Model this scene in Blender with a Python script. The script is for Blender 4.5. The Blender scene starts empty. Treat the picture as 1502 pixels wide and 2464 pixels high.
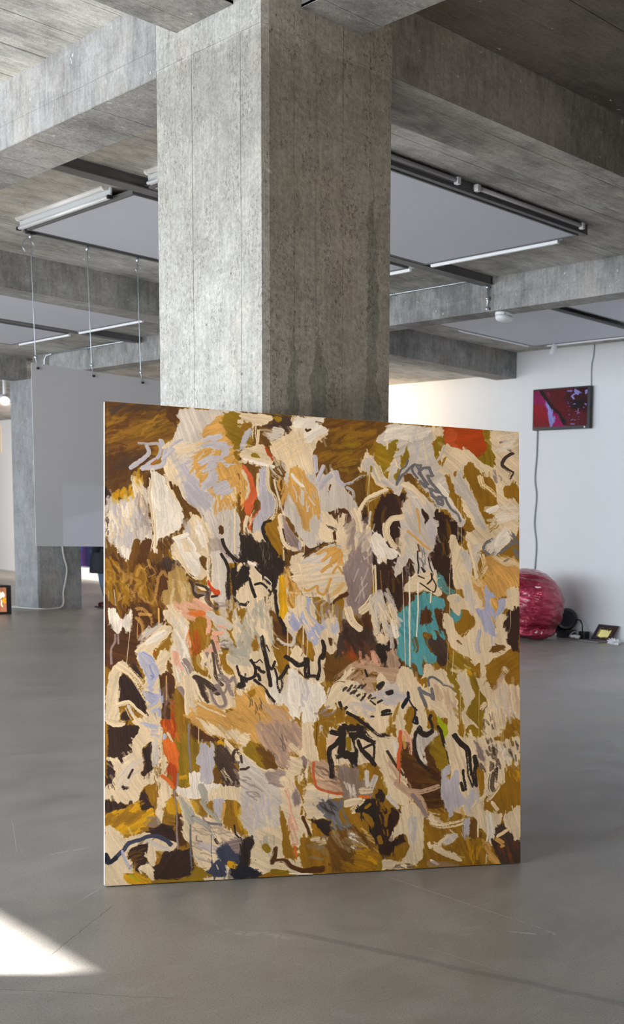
import bpy, bmesh, math, random
import numpy as np
from mathutils import Vector, Matrix, noise as mnoise

scene = bpy.context.scene
COL = scene.collection
random.seed(4)

# ------------------------------------------------------------------ camera
# 38 mm lens with shift, 1.43 m above the floor; world X and Y run along the two beam directions of the hall
F_PX, PX, PY = 2606.725, 1724.276, 1573.948
ROT = ((0.6065145558, -0.7940773229, 0.0397655498),
       (-0.0573810133, -0.0936024414, -0.9939547285),
       (0.7929990624, 0.6005662230, -0.1023362046))
cam_data = bpy.data.cameras.new('camera')
cam = bpy.data.objects.new('camera', cam_data)
COL.objects.link(cam)
r_, d_, f_ = (Vector(v) for v in ROT)
mw = Matrix.Identity(4)
for i in range(3):
    mw[i][0], mw[i][1], mw[i][2] = r_[i], -d_[i], -f_[i]
mw.translation = (0, 0, 1.43)
cam.matrix_world = mw
cam_data.sensor_fit = 'AUTO'
cam_data.sensor_width = 36.0
cam_data.lens = F_PX * 36.0 / 2464.0
cam_data.shift_x = (751.0 - PX) / 2464.0
cam_data.shift_y = (PY - 1232.0) / 2464.0
cam_data.clip_end = 200
cam_data.dof.use_dof = True
cam_data.dof.focus_distance = 4.2
cam_data.dof.aperture_fstop = 6.3
scene.camera = cam

# ------------------------------------------------------------------ world, sun, daylight, exposure
world = bpy.data.worlds.new('sky')
scene.world = world
world.use_nodes = True
bg = world.node_tree.nodes['Background']
bg.inputs[0].default_value = (0.80, 0.89, 1.0, 1)
bg.inputs[1].default_value = SKY_STRENGTH = 9.2

def light(name, kind, loc, energy, color, **kw):
    d = bpy.data.lights.new(name, kind)
    d.energy = energy
    d.color = color
    o = bpy.data.objects.new(name, d)
    COL.objects.link(o)
    o.location = loc
    for k, v in kw.items():
        if k == 'dirn':
            o.rotation_euler = Vector(v).to_track_quat('-Z', 'Y').to_euler()
        elif k == 'portal':
            d.cycles.is_portal = v
        else:
            setattr(d, k, v)
    return o

light('sun', 'SUN', (-8, 12, 6), 58.0, (1.0, 0.975, 0.94), dirn=(0.68, -0.73, -0.487), angle=math.radians(0.6))
# sky portals in the window bays of the left wall (they only guide the sampling of the sky)
WINDOWS = [(3.0, 7.3), (8.32, 11.3), (11.7, 14.7), (15.1, 18.2), (19.2, 22.4), (23.4, 26.6), (28.0, 32.0)]
WX, WZ0, WZ1 = -3.0, 0.25, 3.462
for a, b in WINDOWS:
    p = light('daylight_portal', 'AREA', (WX - 0.02, (a + b) / 2, (WZ0 + WZ1) / 2), 1.0, (1, 1, 1), dirn=(1, 0, 0),
              shape='RECTANGLE', size=b - a, size_y=WZ1 - WZ0, portal=True)
# two unseen fill lamps added to brighten the hall, then the gallery wall spots
light('added_cool_fill', 'AREA', (7.35, 4.6, 3.6), 105, (0.84, 0.88, 1.0), dirn=(1, 0.15, -0.30), shape='RECTANGLE', size=2.0, size_y=0.4)
light('added_warm_fill', 'SPOT', (2.6, -5.2, 2.5), 260, (1.0, 0.76, 0.50), dirn=(-0.18, 1, -0.09), spot_size=math.radians(70), spot_blend=0.8, shadow_soft_size=0.6)
light('wall_spot', 'SPOT', (8.9, 16.6, 3.3), 560, (1.0, 0.72, 0.40), dirn=(1, -0.20, -0.05), spot_size=math.radians(125), spot_blend=1.0, shadow_soft_size=0.08)
light('wall_spot', 'SPOT', (8.6, 19.5, 3.5), 800, (1.0, 0.80, 0.62), dirn=(1, 1.2, -0.5), spot_size=math.radians(100), spot_blend=1.0, shadow_soft_size=0.1)
light('wall_spot', 'SPOT', (8.4, 26.0, 3.5), 1300, (1.0, 0.82, 0.66), dirn=(1, 0.6, -0.5), spot_size=math.radians(110), spot_blend=1.0, shadow_soft_size=0.1)

vs = scene.view_settings
vs.view_transform = 'Standard'
vs.look = 'None'
vs.exposure = 0.0
vs.gamma = 1.0
vs.use_curve_mapping = False
scene.cycles.max_bounces = 5
scene.cycles.diffuse_bounces = 4
scene.cycles.glossy_bounces = 2
scene.cycles.transmission_bounces = 4
scene.cycles.sample_clamp_indirect = 6.0
scene.cycles.caustics_reflective = False
scene.cycles.caustics_refractive = False
scene.cycles.use_denoising = True
scene.cycles.use_adaptive_sampling = True
scene.cycles.adaptive_threshold = 0.05

# ------------------------------------------------------------------ helpers
class MB:
    """collects simple solids; build() links them as ONE mesh object"""
    def __init__(s): s.bm = bmesh.new()
    def hexa(s, c, mat=0):
        v = [s.bm.verts.new(p) for p in c]
        for f in ((0, 3, 2, 1), (4, 5, 6, 7), (0, 1, 5, 4), (1, 2, 6, 5), (2, 3, 7, 6), (3, 0, 4, 7)):
            s.bm.faces.new([v[i] for i in f]).material_index = mat
        return s
    def box(s, x0, x1, y0, y1, z0, z1, mat=0):
        return s.hexa([(x0, y0, z0), (x1, y0, z0), (x1, y1, z0), (x0, y1, z0), (x0, y0, z1), (x1, y0, z1), (x1, y1, z1), (x0, y1, z1)], mat)
    def obox(s, c, u, v, w, a, b, h):
        """box centred at c with half sizes a, b, h along unit vectors u, v, w"""
        c, u, v, w = Vector(c), Vector(u) * a, Vector(v) * b, Vector(w) * h
        return s.hexa([c - u - v - w, c + u - v - w, c + u + v - w, c - u + v - w, c - u - v + w, c + u - v + w, c + u + v + w, c - u + v + w])
    def tube(s, pts, r, n=8, cap=True, radii=None):
        pts = [Vector(p) for p in pts]
        rings = []
        t = (pts[1] - pts[0]).normalized()
        up = Vector((0, 0, 1)) if abs(t.z) < .9 else Vector((1, 0, 0))
        a = t.cross(up).normalized()
        for i, p in enumerate(pts):
            t = ((pts[min(i + 1, len(pts) - 1)] - pts[max(i - 1, 0)])).normalized()
            a = (a - t * a.dot(t)).normalized()
            b = t.cross(a)
            rr = radii[i] if radii else r
            rings.append([s.bm.verts.new(p + (a * math.cos(k * 2 * math.pi / n) + b * math.sin(k * 2 * math.pi / n)) * rr) for k in range(n)])
        for q, w in zip(rings, rings[1:]):
            for k in range(n):
                s.bm.faces.new((q[k], q[(k + 1) % n], w[(k + 1) % n], w[k])).smooth = True
        if cap:
            s.bm.faces.new(rings[0][::-1]); s.bm.faces.new(rings[-1])
        return s
    def lathe(s, c, axis, prof, n=24):
        """prof = [(distance along axis, radius)]"""
        axis = Vector(axis).normalized(); c = Vector(c)
        return s.tube([c + axis * d for d, _ in prof], 0, n, True, [max(r, 1e-4) for _, r in prof]) if all(prof[i][0] < prof[i + 1][0] for i in range(len(prof) - 1)) else s
    def build(s, name, m, parent=None, smooth=False, bevel=0, seg=2):
        bmesh.ops.recalc_face_normals(s.bm, faces=s.bm.faces[:])
        me = bpy.data.meshes.new(name)
        s.bm.to_mesh(me); s.bm.free()
        for k in (m if isinstance(m, (list, tuple)) else [m]): me.materials.append(k)
        if smooth:
            for p in me.polygons: p.use_smooth = True
        o = bpy.data.objects.new(name, me)
        COL.objects.link(o)
        if bevel:
            b = o.modifiers.new('bevel', 'BEVEL'); b.width = bevel; b.segments = seg; b.limit_method = 'ANGLE'; b.angle_limit = math.radians(40)
        if parent:
            o.parent = parent
            if parent.type == 'EMPTY': o.matrix_parent_inverse = Matrix.Translation(-Vector(parent.location))
        return o

def tag(o, label, cat, group=None, kind=None):
    if label: o['label'] = label
    if cat: o['category'] = cat
    if group: o['group'] = group
    if kind: o['kind'] = kind
    return o
def struct(o):
    o['kind'] = 'structure'; return o
def thing(name, label, cat, loc, group=None):
    o = bpy.data.objects.new(name, None); COL.objects.link(o); o.location = loc; o.empty_display_size = .1
    return tag(o, label, cat, group)

# ------------------------------------------------------------------ materials
def srgb(r, g, b):
    f = lambda c: (c / 255 / 12.92) if c / 255 <= .04045 else ((c / 255 + .055) / 1.055) ** 2.4
    return (f(r), f(g), f(b), 1)
class NT:
    def __init__(s, name):
        s.m = bpy.data.materials.new(name); s.m.use_nodes = True; s.t = s.m.node_tree; s.n = s.t.nodes
        s.b = s.n['Principled BSDF']
    def node(s, ty, **kw):
        n = s.n.new(ty)
        for k, v in kw.items():
            if k.startswith('i_'):
                key = k[2:]; key = int(key) if key.isdigit() else key.replace('_', ' ')
                s.set(n, key, v)
            else: setattr(n, k, v)
        return n
    def set(s, n, key, v):
        if isinstance(v, bpy.types.NodeSocket): s.t.links.new(v, n.inputs[key])
        else: n.inputs[key].default_value = v
    def math(s, op, a, b=0, c=None, clamp=False):
        n = s.node('ShaderNodeMath', operation=op, use_clamp=clamp); s.set(n, 0, a); s.set(n, 1, b)
        if c is not None: s.set(n, 2, c)
        return n.outputs[0]
    def mix(s, f, a, b, mode='MIX'):
        n = s.node('ShaderNodeMix', data_type='RGBA', blend_type=mode)
        s.set(n, 0, f); s.set(n, 6, a); s.set(n, 7, b); return n.outputs[2]
    def ramp(s, f, lo, hi, a=0.0, b=1.0):
        n = s.node('ShaderNodeMapRange', interpolation_type='SMOOTHSTEP'); s.set(n, 0, f); s.set(n, 1, lo); s.set(n, 2, hi); s.set(n, 3, a); s.set(n, 4, b)
        return n.outputs[0]
    def noise(s, vec, scale, detail=4, rough=.6, dist=0.0):
        n = s.node('ShaderNodeTexNoise'); s.set(n, 'Vector', vec); s.set(n, 'Scale', scale); s.set(n, 'Detail', detail); s.set(n, 'Roughness', rough); s.set(n, 'Distortion', dist)
        return n.outputs['Fac']
    def pos(s): return s.node('ShaderNodeNewGeometry').outputs['Position']
    def scaled(s, vec, x, y, z):
        n = s.node('ShaderNodeVectorMath', operation='MULTIPLY'); s.set(n, 0, vec); s.set(n, 1, (x, y, z)); return n.outputs[0]
    def sep(s, vec):
        n = s.node('ShaderNodeSeparateXYZ'); s.set(n, 0, vec); return n.outputs
    def bump(s, h, strength, dist):
        n = s.node('ShaderNodeBump'); s.set(n, 'Height', h); s.set(n, 'Strength', strength); s.set(n, 'Distance', dist)
        s.t.links.new(n.outputs[0], s.b.inputs['Normal']); return n
    def p(s, **kw):
        for k, v in kw.items(): s.set(s.b, k.replace('_', ' '), v)
        return s

def plain(name, col, rough=.5, metal=0.0, var=.06, scale=30, bump=0.0, spec=.5, **kw):
    """single colour with a little procedural mottling"""
    t = NT(name); v = t.noise(t.pos(), scale, 3)
    c = t.mix(1.0, col, t.mix(v, (1 - var * 2, 1 - var * 2, 1 - var * 2, 1), (1 + var, 1 + var, 1 + var, 1)), 'MULTIPLY')
    t.p(Base_Color=c, Roughness=t.math('MULTIPLY_ADD', v, .15, rough - .07), Metallic=metal)
    t.b.inputs['Specular IOR Level'].default_value = spec
    for k, v2 in kw.items(): t.p(**{k: v2})
    if bump: t.bump(v, bump, .003)
    return t.m

def concrete(name, col, streak=(6, 6, 1.2), pits=.5, tone=.35, rough=.8, stains_shade=None, seam=None, fine=1.0):
    t = NT(name); P = t.pos()
    big = t.noise(P, 1.1, 2, .6); med = t.noise(P, 6.5, 4, .65, .3); small = t.noise(P, 48, 3, .75)
    st = t.noise(t.scaled(P, *streak), 5.0, 4, .65)
    v = t.math('MULTIPLY_ADD', big, .40, t.math('MULTIPLY_ADD', med, .34, t.math('MULTIPLY', st, .26)))
    v = t.ramp(v, .34, .66, 1 - tone, 1 + tone * .45)
    c = t.mix(1.0, col, v, 'MULTIPLY')
    warm = t.ramp(t.noise(P, 2.3, 3), .5, .72)
    c = t.mix(t.math('MULTIPLY', warm, .35), c, t.mix(1.0, c, (1.08, .97, .84, 1), 'MULTIPLY'))
    # air holes: a few round craters, and crumbs of missing cement skin in patches
    vo = t.node('ShaderNodeTexVoronoi', feature='F1'); t.set(vo, 'Vector', t.scaled(P, 1, 1, .75)); t.set(vo, 'Scale', 46); t.set(vo, 'Randomness', 1.0)
    patch = t.ramp(t.noise(t.scaled(P, 1.6, 1.6, .7), 5, 3), .44, .66)
    pit = t.math('MULTIPLY', t.ramp(vo.outputs['Distance'], .09, .24, 1, 0), t.math('MULTIPLY', patch, t.ramp(t.noise(P, 19, 1), .48, .56)))
    vo2 = t.node('ShaderNodeTexVoronoi', feature='F1'); t.set(vo2, 'Vector', P); t.set(vo2, 'Scale', 11)
    pit2 = t.math('MULTIPLY', t.ramp(vo2.outputs['Distance'], .04, .09, 1, 0), t.ramp(t.noise(P, 3, 2), .52, .6))
    crk = t.ramp(t.noise(t.scaled(P, 1.3, 1.3, .8), 62, 4, .85, .15), .53, .59)
    crk = t.math('MULTIPLY', crk, t.math('MULTIPLY', t.ramp(t.noise(t.scaled(P, 2.0, 2.0, .5), 6.5, 3, .7), .42, .60), .8))
    pit = t.math('MAXIMUM', t.math('MAXIMUM', pit, pit2), crk)
    c = t.mix(t.math('MULTIPLY', pit, pits), c, t.mix(1.0, c, (.30, .28, .25, 1), 'MULTIPLY'))
    c = t.mix(1.0, c, t.ramp(small, .3, .7, 1 - .13 * fine, 1 + .10 * fine), 'MULTIPLY')
    # pale paint specks
    sp = t.ramp(t.noise(P, 24, 1), .755, .775); c = t.mix(t.math('MULTIPLY', sp, .7), c, (.6, .6, .58, 1))
    if stains_shade: c = stains_shade(t, P, c)
    h = t.math('MULTIPLY_ADD', small, .9, t.noise(t.scaled(P, 1, 1, .8), 13, 3, .7))
    t.p(Base_Color=c, Roughness=rough); t.b.inputs['Specular IOR Level'].default_value = .3
    t.bump(h, .55, .006)
    return t.m

def gen_image(name, text, S, W, H, nsn='sRGB'):
    a = paint_canvas(text, S, W, H)[::-1]
    im = bpy.data.images.new(name, a.shape[1], a.shape[0], alpha=True)
    im.alpha_mode = 'CHANNEL_PACKED'
    im.pixels.foreach_set(np.ascontiguousarray(a, dtype=np.float32).ravel()); im.update(); im.pack()
    return im

def uvquad(name, corners, m, parent=None, n=1, thick=0.0):
    """textured sheet: corners = top left, top right, bottom right, bottom left"""
    tl, tr, br, bl = (Vector(c) for c in corners)
    bm = bmesh.new(); uv = bm.loops.layers.uv.new('UVMap'); g = []
    for j in range(n + 1):
        row = []
        for i in range(n + 1):
            u, v = i / n, j / n
            row.append(bm.verts.new((tl * (1 - u) + tr * u) * (1 - v) + (bl * (1 - u) + br * u) * v))
        g.append(row)
    for j in range(n):
        for i in range(n):
            f = bm.faces.new((g[j][i], g[j + 1][i], g[j + 1][i + 1], g[j][i + 1]))
            for l, (u, v) in zip(f.loops, ((i, j), (i, j + 1), (i + 1, j + 1), (i + 1, j))): l[uv].uv = (u / n, 1 - v / n)
    me = bpy.data.meshes.new(name); bm.to_mesh(me); bm.free(); me.materials.append(m)
    o = bpy.data.objects.new(name, me); COL.objects.link(o)
    if parent:
        o.parent = parent
        if parent.type == 'EMPTY': o.matrix_parent_inverse = Matrix.Translation(-Vector(parent.location))
    return o
def image_mat(name, im, emit=0.0, rough=.5, bump=0.0, gain=1.0):
    t = NT(name); tx = t.node('ShaderNodeTexImage', image=im, interpolation='Linear' if emit else 'Cubic')
    uvn = t.node('ShaderNodeUVMap'); t.set(tx, 'Vector', uvn.outputs[0])
    c = tx.outputs[0]
    if gain != 1: c = t.mix(1.0, c, (gain * 1.02, gain * .99, gain * .93, 1), 'MULTIPLY')
    if emit:
        t.p(Base_Color=(.01, .01, .01, 1), Emission_Color=c, Emission_Strength=emit, Roughness=.15)
    else:
        t.p(Base_Color=c, Roughness=rough); t.b.inputs['Specular IOR Level'].default_value = .35
    if bump: t.bump(tx.outputs[1], bump, .002)
    return t.m

# ------------------------------------------------------------------ brush work painter (numpy)
PAL = {'U': (106, 70, 22), 'O': (146, 102, 20), 'G': (142, 110, 18), 'Q': (164, 118, 34), 'Z': (68, 50, 40), 'K': (54, 34, 26),
       'D': (82, 48, 20), 'C': (222, 197, 162), 'W': (230, 215, 198), 'L': (202, 187, 173), 'V': (183, 174, 178), 'v': (170, 168, 190),
       'w': (134, 140, 184), 'T': (204, 152, 80), 'Y': (206, 150, 16), 'R': (202, 92, 50), 'X': (174, 66, 14), 'x': (202, 70, 26),
       'r': (208, 100, 34), 's': (218, 160, 132), 'M': (142, 120, 114), 'B': (45, 34, 29), 'g': (108, 104, 106), 'a': (166, 158, 144),
       't': (84, 148, 152), 'u': (62, 128, 138), 'N': (34, 33, 41), 'n': (60, 62, 78), 'l': (164, 168, 16), 'p': (188, 152, 124),
       'c': (226, 196, 148), 'q': (172, 136, 78)}

def paint_canvas(text, S, W, H):
    """Brush work of the big abstract painting: every line is one blob (b), stroke (s) or hatching (h) in canvas units."""
    w, h = int(W * S), int(H * S)
    rng = np.random.RandomState(7)
    def smooth(n, sx, sy, oct=1):
        a = rng.rand(n, n).astype(np.float32)
        f0 = np.fft.fftfreq(n)[:, None]; f1 = np.fft.fftfreq(n)[None, :]
        g = np.exp(-2 * (np.pi ** 2) * ((f0 * sy) ** 2 + (f1 * sx) ** 2))
        a = np.real(np.fft.ifft2(np.fft.fft2(a) * g)).astype(np.float32)
        a = (a - a.mean()) / (a.std() + 1e-9)
        return a
    N = 1024
    streak = smooth(N, 26 * S, .8 * S) * .7 + smooth(N, 60 * S, 2.6 * S) * .7
    streak = (np.clip(streak * .22 + .5, 0, 1))
    nx = smooth(2048, 3 * S, 3 * S)[:h, :w] * 1.0 + smooth(2048, 11 * S, 11 * S)[:h, :w] * 1.6
    ny = smooth(2048, 3 * S, 3 * S)[:h, :w] * 1.0 + smooth(2048, 11 * S, 11 * S)[:h, :w] * 1.6
    fine = smooth(2048, .7 * S, .7 * S)[:h, :w]
    blot = np.clip(smooth(2048, 16 * S, 16 * S)[:h, :w] * .25 + .5, 0, 1)
    img = np.zeros((h, w, 4), np.float32)
    img[..., :3] = np.array(PAL['O']) / 255.; img[..., 3] = .5
    lin = lambda c: (np.array(c) / 255.)
    def cat(P, closed, step):
        P = [np.array(p, float) for p in P]; n = len(P); out = []
        if n == 2 and not closed: out = [P[0], P[1]]
        else:
            R = range(n) if closed else range(n - 1)
            for i in R:
                if closed: a, b, c, d = P[i - 1], P[i], P[(i + 1) % n], P[(i + 2) % n]
                else: a, b, c, d = P[max(i - 1, 0)], P[i], P[i + 1], P[min(i + 2, n - 1)]
                k = max(1, int(np.hypot(*(c - b)) / step)); m1 = (c - a) * .38; m2 = (d - b) * .38
                for j in range(k):
                    t = j / k; t2 = t * t; t3 = t2 * t
                    out.append((2*t3-3*t2+1)*b + (t3-2*t2+t)*m1 + (-2*t3+3*t2)*c + (t3-t2)*m2)
            if not closed: out.append(P[-1])
        return np.array(out)
    def lay(sl, a, col, tone, amp, relief):
        c = lin(col) * (1 + amp * (tone - .5) * 2)[..., None]
        d = img[sl]
        d[..., :3] = d[..., :3] * (1 - a[..., None]) + c * a[..., None]
        d[..., 3] = d[..., 3] * (1 - a) + relief * a
    def box(P, pad):
        x0 = max(0, int(P[:, 0].min() - pad)); x1 = min(w, int(P[:, 0].max() + pad) + 2)
        y0 = max(0, int(P[:, 1].min() - pad)); y1 = min(h, int(P[:, 1].max() + pad) + 2)
        return x0, x1, y0, y1
    def stroke(P, wd, col, dry, op):
        r = wd / 2; x0, x1, y0, y1 = box(P, r + 5 * S)
        if x1 <= x0 or y1 <= y0: return
        sl = (slice(y0, y1), slice(x0, x1))
        X, Y = np.meshgrid(np.arange(x0, x1, dtype=np.float32), np.arange(y0, y1, dtype=np.float32))
        rg = min(1., wd / (9 * S)) * .8 * S
        X = X + nx[sl] * rg * .5; Y = Y + ny[sl] * rg * .5
        best = np.full(X.shape, 1e9, np.float32); U = np.zeros_like(best); V = np.zeros_like(best); L = 0.
        for i in range(len(P) - 1):
            a, b = P[i], P[i + 1]; d = b - a; l = np.hypot(*d)
            if l < 1e-6: continue
            t = ((X - a[0]) * d[0] + (Y - a[1]) * d[1]) / (l * l); tc = np.clip(t, 0, 1)
            ex = X - a[0] - tc * d[0]; ey = Y - a[1] - tc * d[1]; dd = ex * ex + ey * ey
            m = dd < best; best[m] = dd[m]
            U[m] = (L + tc * l)[m]; V[m] = ((d[0] * ey - d[1] * ex) / l)[m]; L += l
        D = np.sqrt(best)
        off = rng.randint(0, N)
        br = streak[(V * 1.0 + off).astype(int) % N, (U + off * 3).astype(int) % N]
        prog = U / max(L, 1)
        a = np.clip((r - D + (br - .5) * 5 * S * min(1, wd / (10 * S))) / (.9 * S) + .5, 0, 1)
        if dry > 0:
            th = dry * (.25 + .6 * prog + .35 * (D / max(r, 1)) ** 2) 
            a = a * np.clip((br + fine[sl] * .10 - th * .9 + .16) * 5, 0, 1)
        lay(sl, a * op, col, br, .10, np.clip(br * .7 + .3 * (1 - (D / max(r, 1)) ** 2) + .1, 0, 1))
    def blob(P, col, k, ang, op):
        x0, x1, y0, y1 = box(P, 6 * S)
        if x1 <= x0 or y1 <= y0: return
        sl = (slice(y0, y1), slice(x0, x1))
        X, Y = np.meshgrid(np.arange(x0, x1, dtype=np.float32), np.arange(y0, y1, dtype=np.float32))
        ca, sa = np.cos(np.radians(ang)), np.sin(np.radians(ang)); off = rng.randint(0, N)
        U = X * ca + Y * sa; V = -X * sa + Y * ca
        wob = nx[sl] * 1.6 * S
        br = streak[(V + wob * .35 + off).astype(int) % N, (U + off * 3).astype(int) % N]
        e = (br - .5) * (6 + 14 * k) * S
        X = X + nx[sl] * .75 * S + e * ca; Y = Y + ny[sl] * .75 * S + e * sa
        ins = np.zeros(X.shape, bool); n = len(P)
        for i in range(n):
            ax, ay = P[i]; bx, by = P[(i + 1) % n]
            if ay == by: continue
            ya, yb = (ay, by) if ay < by else (by, ay)
            r0 = max(0, int(ya - y0 - 14 * S)); r1 = min(Y.shape[0], int(yb - y0 + 14 * S) + 2)
            if r1 <= r0: continue
            Ys = Y[r0:r1]; c = ((ay > Ys) != (by > Ys)) & (X[r0:r1] < (bx - ax) * (Ys - ay) / (by - ay) + ax)
            ins[r0:r1] ^= c
        a = ins.astype(np.float32)
        r = max(1, int((1.2 + 7 * k) * S))
        for ax in (0, 1):
            for _ in (0, 1):
                c = np.cumsum(np.concatenate([np.repeat(np.take(a, [0], ax), r + 1, ax), a, np.repeat(np.take(a, [-1], ax), r, ax)], ax), ax)
                n = a.shape[ax]; a = (np.take(c, range(2 * r + 1, n + 2 * r + 1), ax) - np.take(c, range(0, n), ax)) / (2 * r + 1)
        a = np.clip((a - .5 + (fine[sl] * .10 + (br - .5) * .5) * min(1, .35 + 2 * k)) * (5 if k < .12 else 3.2) + .5, 0, 1)
        tone = br * .55 + blot[sl] * .45
        lay(sl, a * op, col, tone, .07 + .5 * k, br * .8 + .1)
    def hatch(P, col, n, l, wd, ang, op):
        lo = P.min(0); hi = P.max(0); c = 0; tries = 0
        while c < n and tries < 4000:
            tries += 1; p = lo + rng.rand(2) * (hi - lo); ins = False
            for i in range(len(P)):
                a, b = P[i], P[(i + 1) % len(P)]
                if (a[1] > p[1]) != (b[1] > p[1]) and p[0] < (b[0]-a[0])*(p[1]-a[1])/(b[1]-a[1])+a[0]: ins = not ins
            if not ins: continue
            c += 1; t = np.radians(ang + rng.randn() * 11); L = l * (.55 + .7 * rng.rand()); d = np.array([np.cos(t), np.sin(t)]) * L / 2
            if rng.rand() < .5: d = -d
            q = np.array([-d[1], d[0]]) * rng.randn() * .16
            stroke(cat([p - d, p + q, p + d], False, 5 * S), wd * (.6 + .7 * rng.rand()), col, .35 + .25 * rng.rand(), op)
    def rich(C, col, k, ang, op):
        # brush marks inside a patch and dragged bristle ends along its rim
        area = abs(np.sum(C[:, 0] * np.roll(C[:, 1], -1) - np.roll(C[:, 0], -1) * C[:, 1])) / 2 / (S * S)
        if area < 500 or area > 9e4: return
        n = int(min(26, 3 + area / 420.)); c3 = np.array(col, float)
        for q in range(2):
            f = rng.uniform(.90, .97) if q else rng.uniform(1.02, 1.07)
            hatch(C, tuple(np.clip(c3 * f, 0, 255)), n // 2, min(46, 14 + area ** .5 * .28) * S, (3.2 + area ** .5 * .022) * S, ang, (.30 + k * .5) * op)
        for q in range(int(n * .8)):
            p = C[rng.randint(len(C))]; t = np.radians(ang + rng.randn() * 16); L = rng.uniform(5, 15) * S; d = np.array([np.cos(t), np.sin(t)]) * L / 2
            stroke(np.array([p - d, p, p + d]), rng.uniform(2.5, 6) * S, tuple(np.clip(c3 * rng.uniform(.95, 1.03), 0, 255)), .55, .85 * op)
    wide = {PAL['B']: 1.12, PAL['N']: 1.15, PAL['g']: 1.2, PAL['M']: 1.25, PAL['C']: 1.15, PAL['Z']: 1.25}
    for ln in text.strip().split('\n'):
        t = ln.split(); kind, col = t[0][0], PAL[t[0][1]]; o = {}; P = []
        for q in t[1:]:
            if ',' in q: P.append([float(v) * S for v in q.split(',')])
            elif '=' in q: o[q[0]] = float(q[2:])
            else: o['cnt'] = 1
        if kind == 'b':
            C = cat(P, True, 5 * S); k = o.get('k', .08); ang = o.get('a', 80); op = o.get('o', 1)
            blob(C, col, k, ang, op); rich(C, col, k, ang, op)
        elif kind == 'x': blob(cat(P, True, 5 * S), col, o.get('k', .08), o.get('a', 80), o.get('o', 1))
        elif kind == 's': stroke(cat(P if len(P) > 1 else [P[0], [P[0][0] + 1, P[0][1] + 1]], False, 5 * S), o['w'] * (wide.get(col, 1.15) if o['w'] > 2.4 else .85) * S, col, o.get('d', .05), o.get('o', 1))
        else: hatch(np.array(P), col, int(o['n']), o['l'] * S, o['w'] * S, o.get('a', 0), o.get('o', 1))
    weave = 1 + .012 * (np.sin(np.arange(w) * 2.1)[None, :] + np.sin(np.arange(h) * 2.1)[:, None])
    img[..., :3] *= weave[..., None] * (1 + fine[..., None] * .012)
    return np.clip(img, 0, 1)

PAINT_GAIN = 1.12
TVPIC = """bX a=20 k=.2 -5,-5 205,-5 205,115 -5,115
b1 k=.3 -5,-5 205,-5 205,115 -5,115
b2 a=40 k=.3 0,5 20,0 60,45 95,75 120,112 60,112 40,60 0,40
b2 a=60 k=.2 0,10 20,12 35,50 15,45 0,30
b3 a=50 k=.3 0,45 40,55 60,112 0,112
b4 a=70 k=.2 48,38 75,62 70,80 85,85 65,112 58,80
b5 a=50 k=.2 20,0 35,0 70,45 120,90 118,110 90,72 60,48
b6 a=20 k=.4 120,15 205,-5 205,70 150,62 125,45
h1 a=60 w=8 l=30 n=14 o=.6 60,5 120,5 130,80 90,60
b5 a=30 k=.3 140,35 190,35 180,60 145,55
h4 a=20 w=4 l=14 n=9 132,5 175,3 172,14 134,16
s4 w=4 150,30 143,24 152,18
h4 a=80 w=4 l=10 n=3 190,2 200,2 198,20 192,20
s4 w=4 192,48 196,50
s4 w=2.5 168,60 165,75
s4 w=4 142,103 155,104
s2 w=5 55,8 60,16
h4 a=0 w=2 l=3 n=16 125,30 200,30 195,95 130,95"""
LAPPIC = """bB k=.05 -5,-5 165,-5 165,105 -5,105
bN k=.1 -5,-5 60,-5 60,105 -5,105
b7 k=.04 44,36 104,36 104,82 44,82
b8 k=.04 28,30 40,32 38,78 26,76
b7 k=.04 112,36 128,34 126,80 110,80
h8 a=0 w=3 l=30 n=5 o=.5 40,14 130,14 130,24 40,24"""
MONPIC = """b9 k=.25 -5,-5 135,-5 135,105 -5,105
b9 a=80 k=.3 60,40 132,60 132,105 60,105
bW k=.02 94,38 97,12 102,4 107,14 112,22 118,18 125,34 122,46 114,38 104,50
bY k=.1 116,46 124,40 129,58 122,66 116,58
bW k=.1 108,44 114,56 112,72 118,82 110,78 106,62"""
PURPIC = """b0 k=.15 -5,-5 305,-5 305,165 -5,165
bi k=.1 76,-5 94,-5 96,165 76,165
bj k=.15 a=85 94,-5 108,-5 108,165 96,165
bk k=.1 a=88 108,-5 112,-5 113,165 109,165
b0 k=.15 113,-5 305,-5 305,165 113,165
bj k=.2 200,20 260,60 240,140 190,90
bk k=.2 230,10 290,30 260,60 230,40"""
PAL.update({'1': (96, 10, 26), '2': (146, 8, 88), '3': (140, 18, 32), '4': (150, 150, 225), '5': (28, 4, 12), '6': (60, 6, 18),
            '7': (200, 194, 128), '8': (120, 104, 60), '9': (150, 96, 66), '0': (22, 24, 64), 'i': (44, 54, 120), 'j': (62, 26, 74), 'k': (84, 104, 150)})

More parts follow.
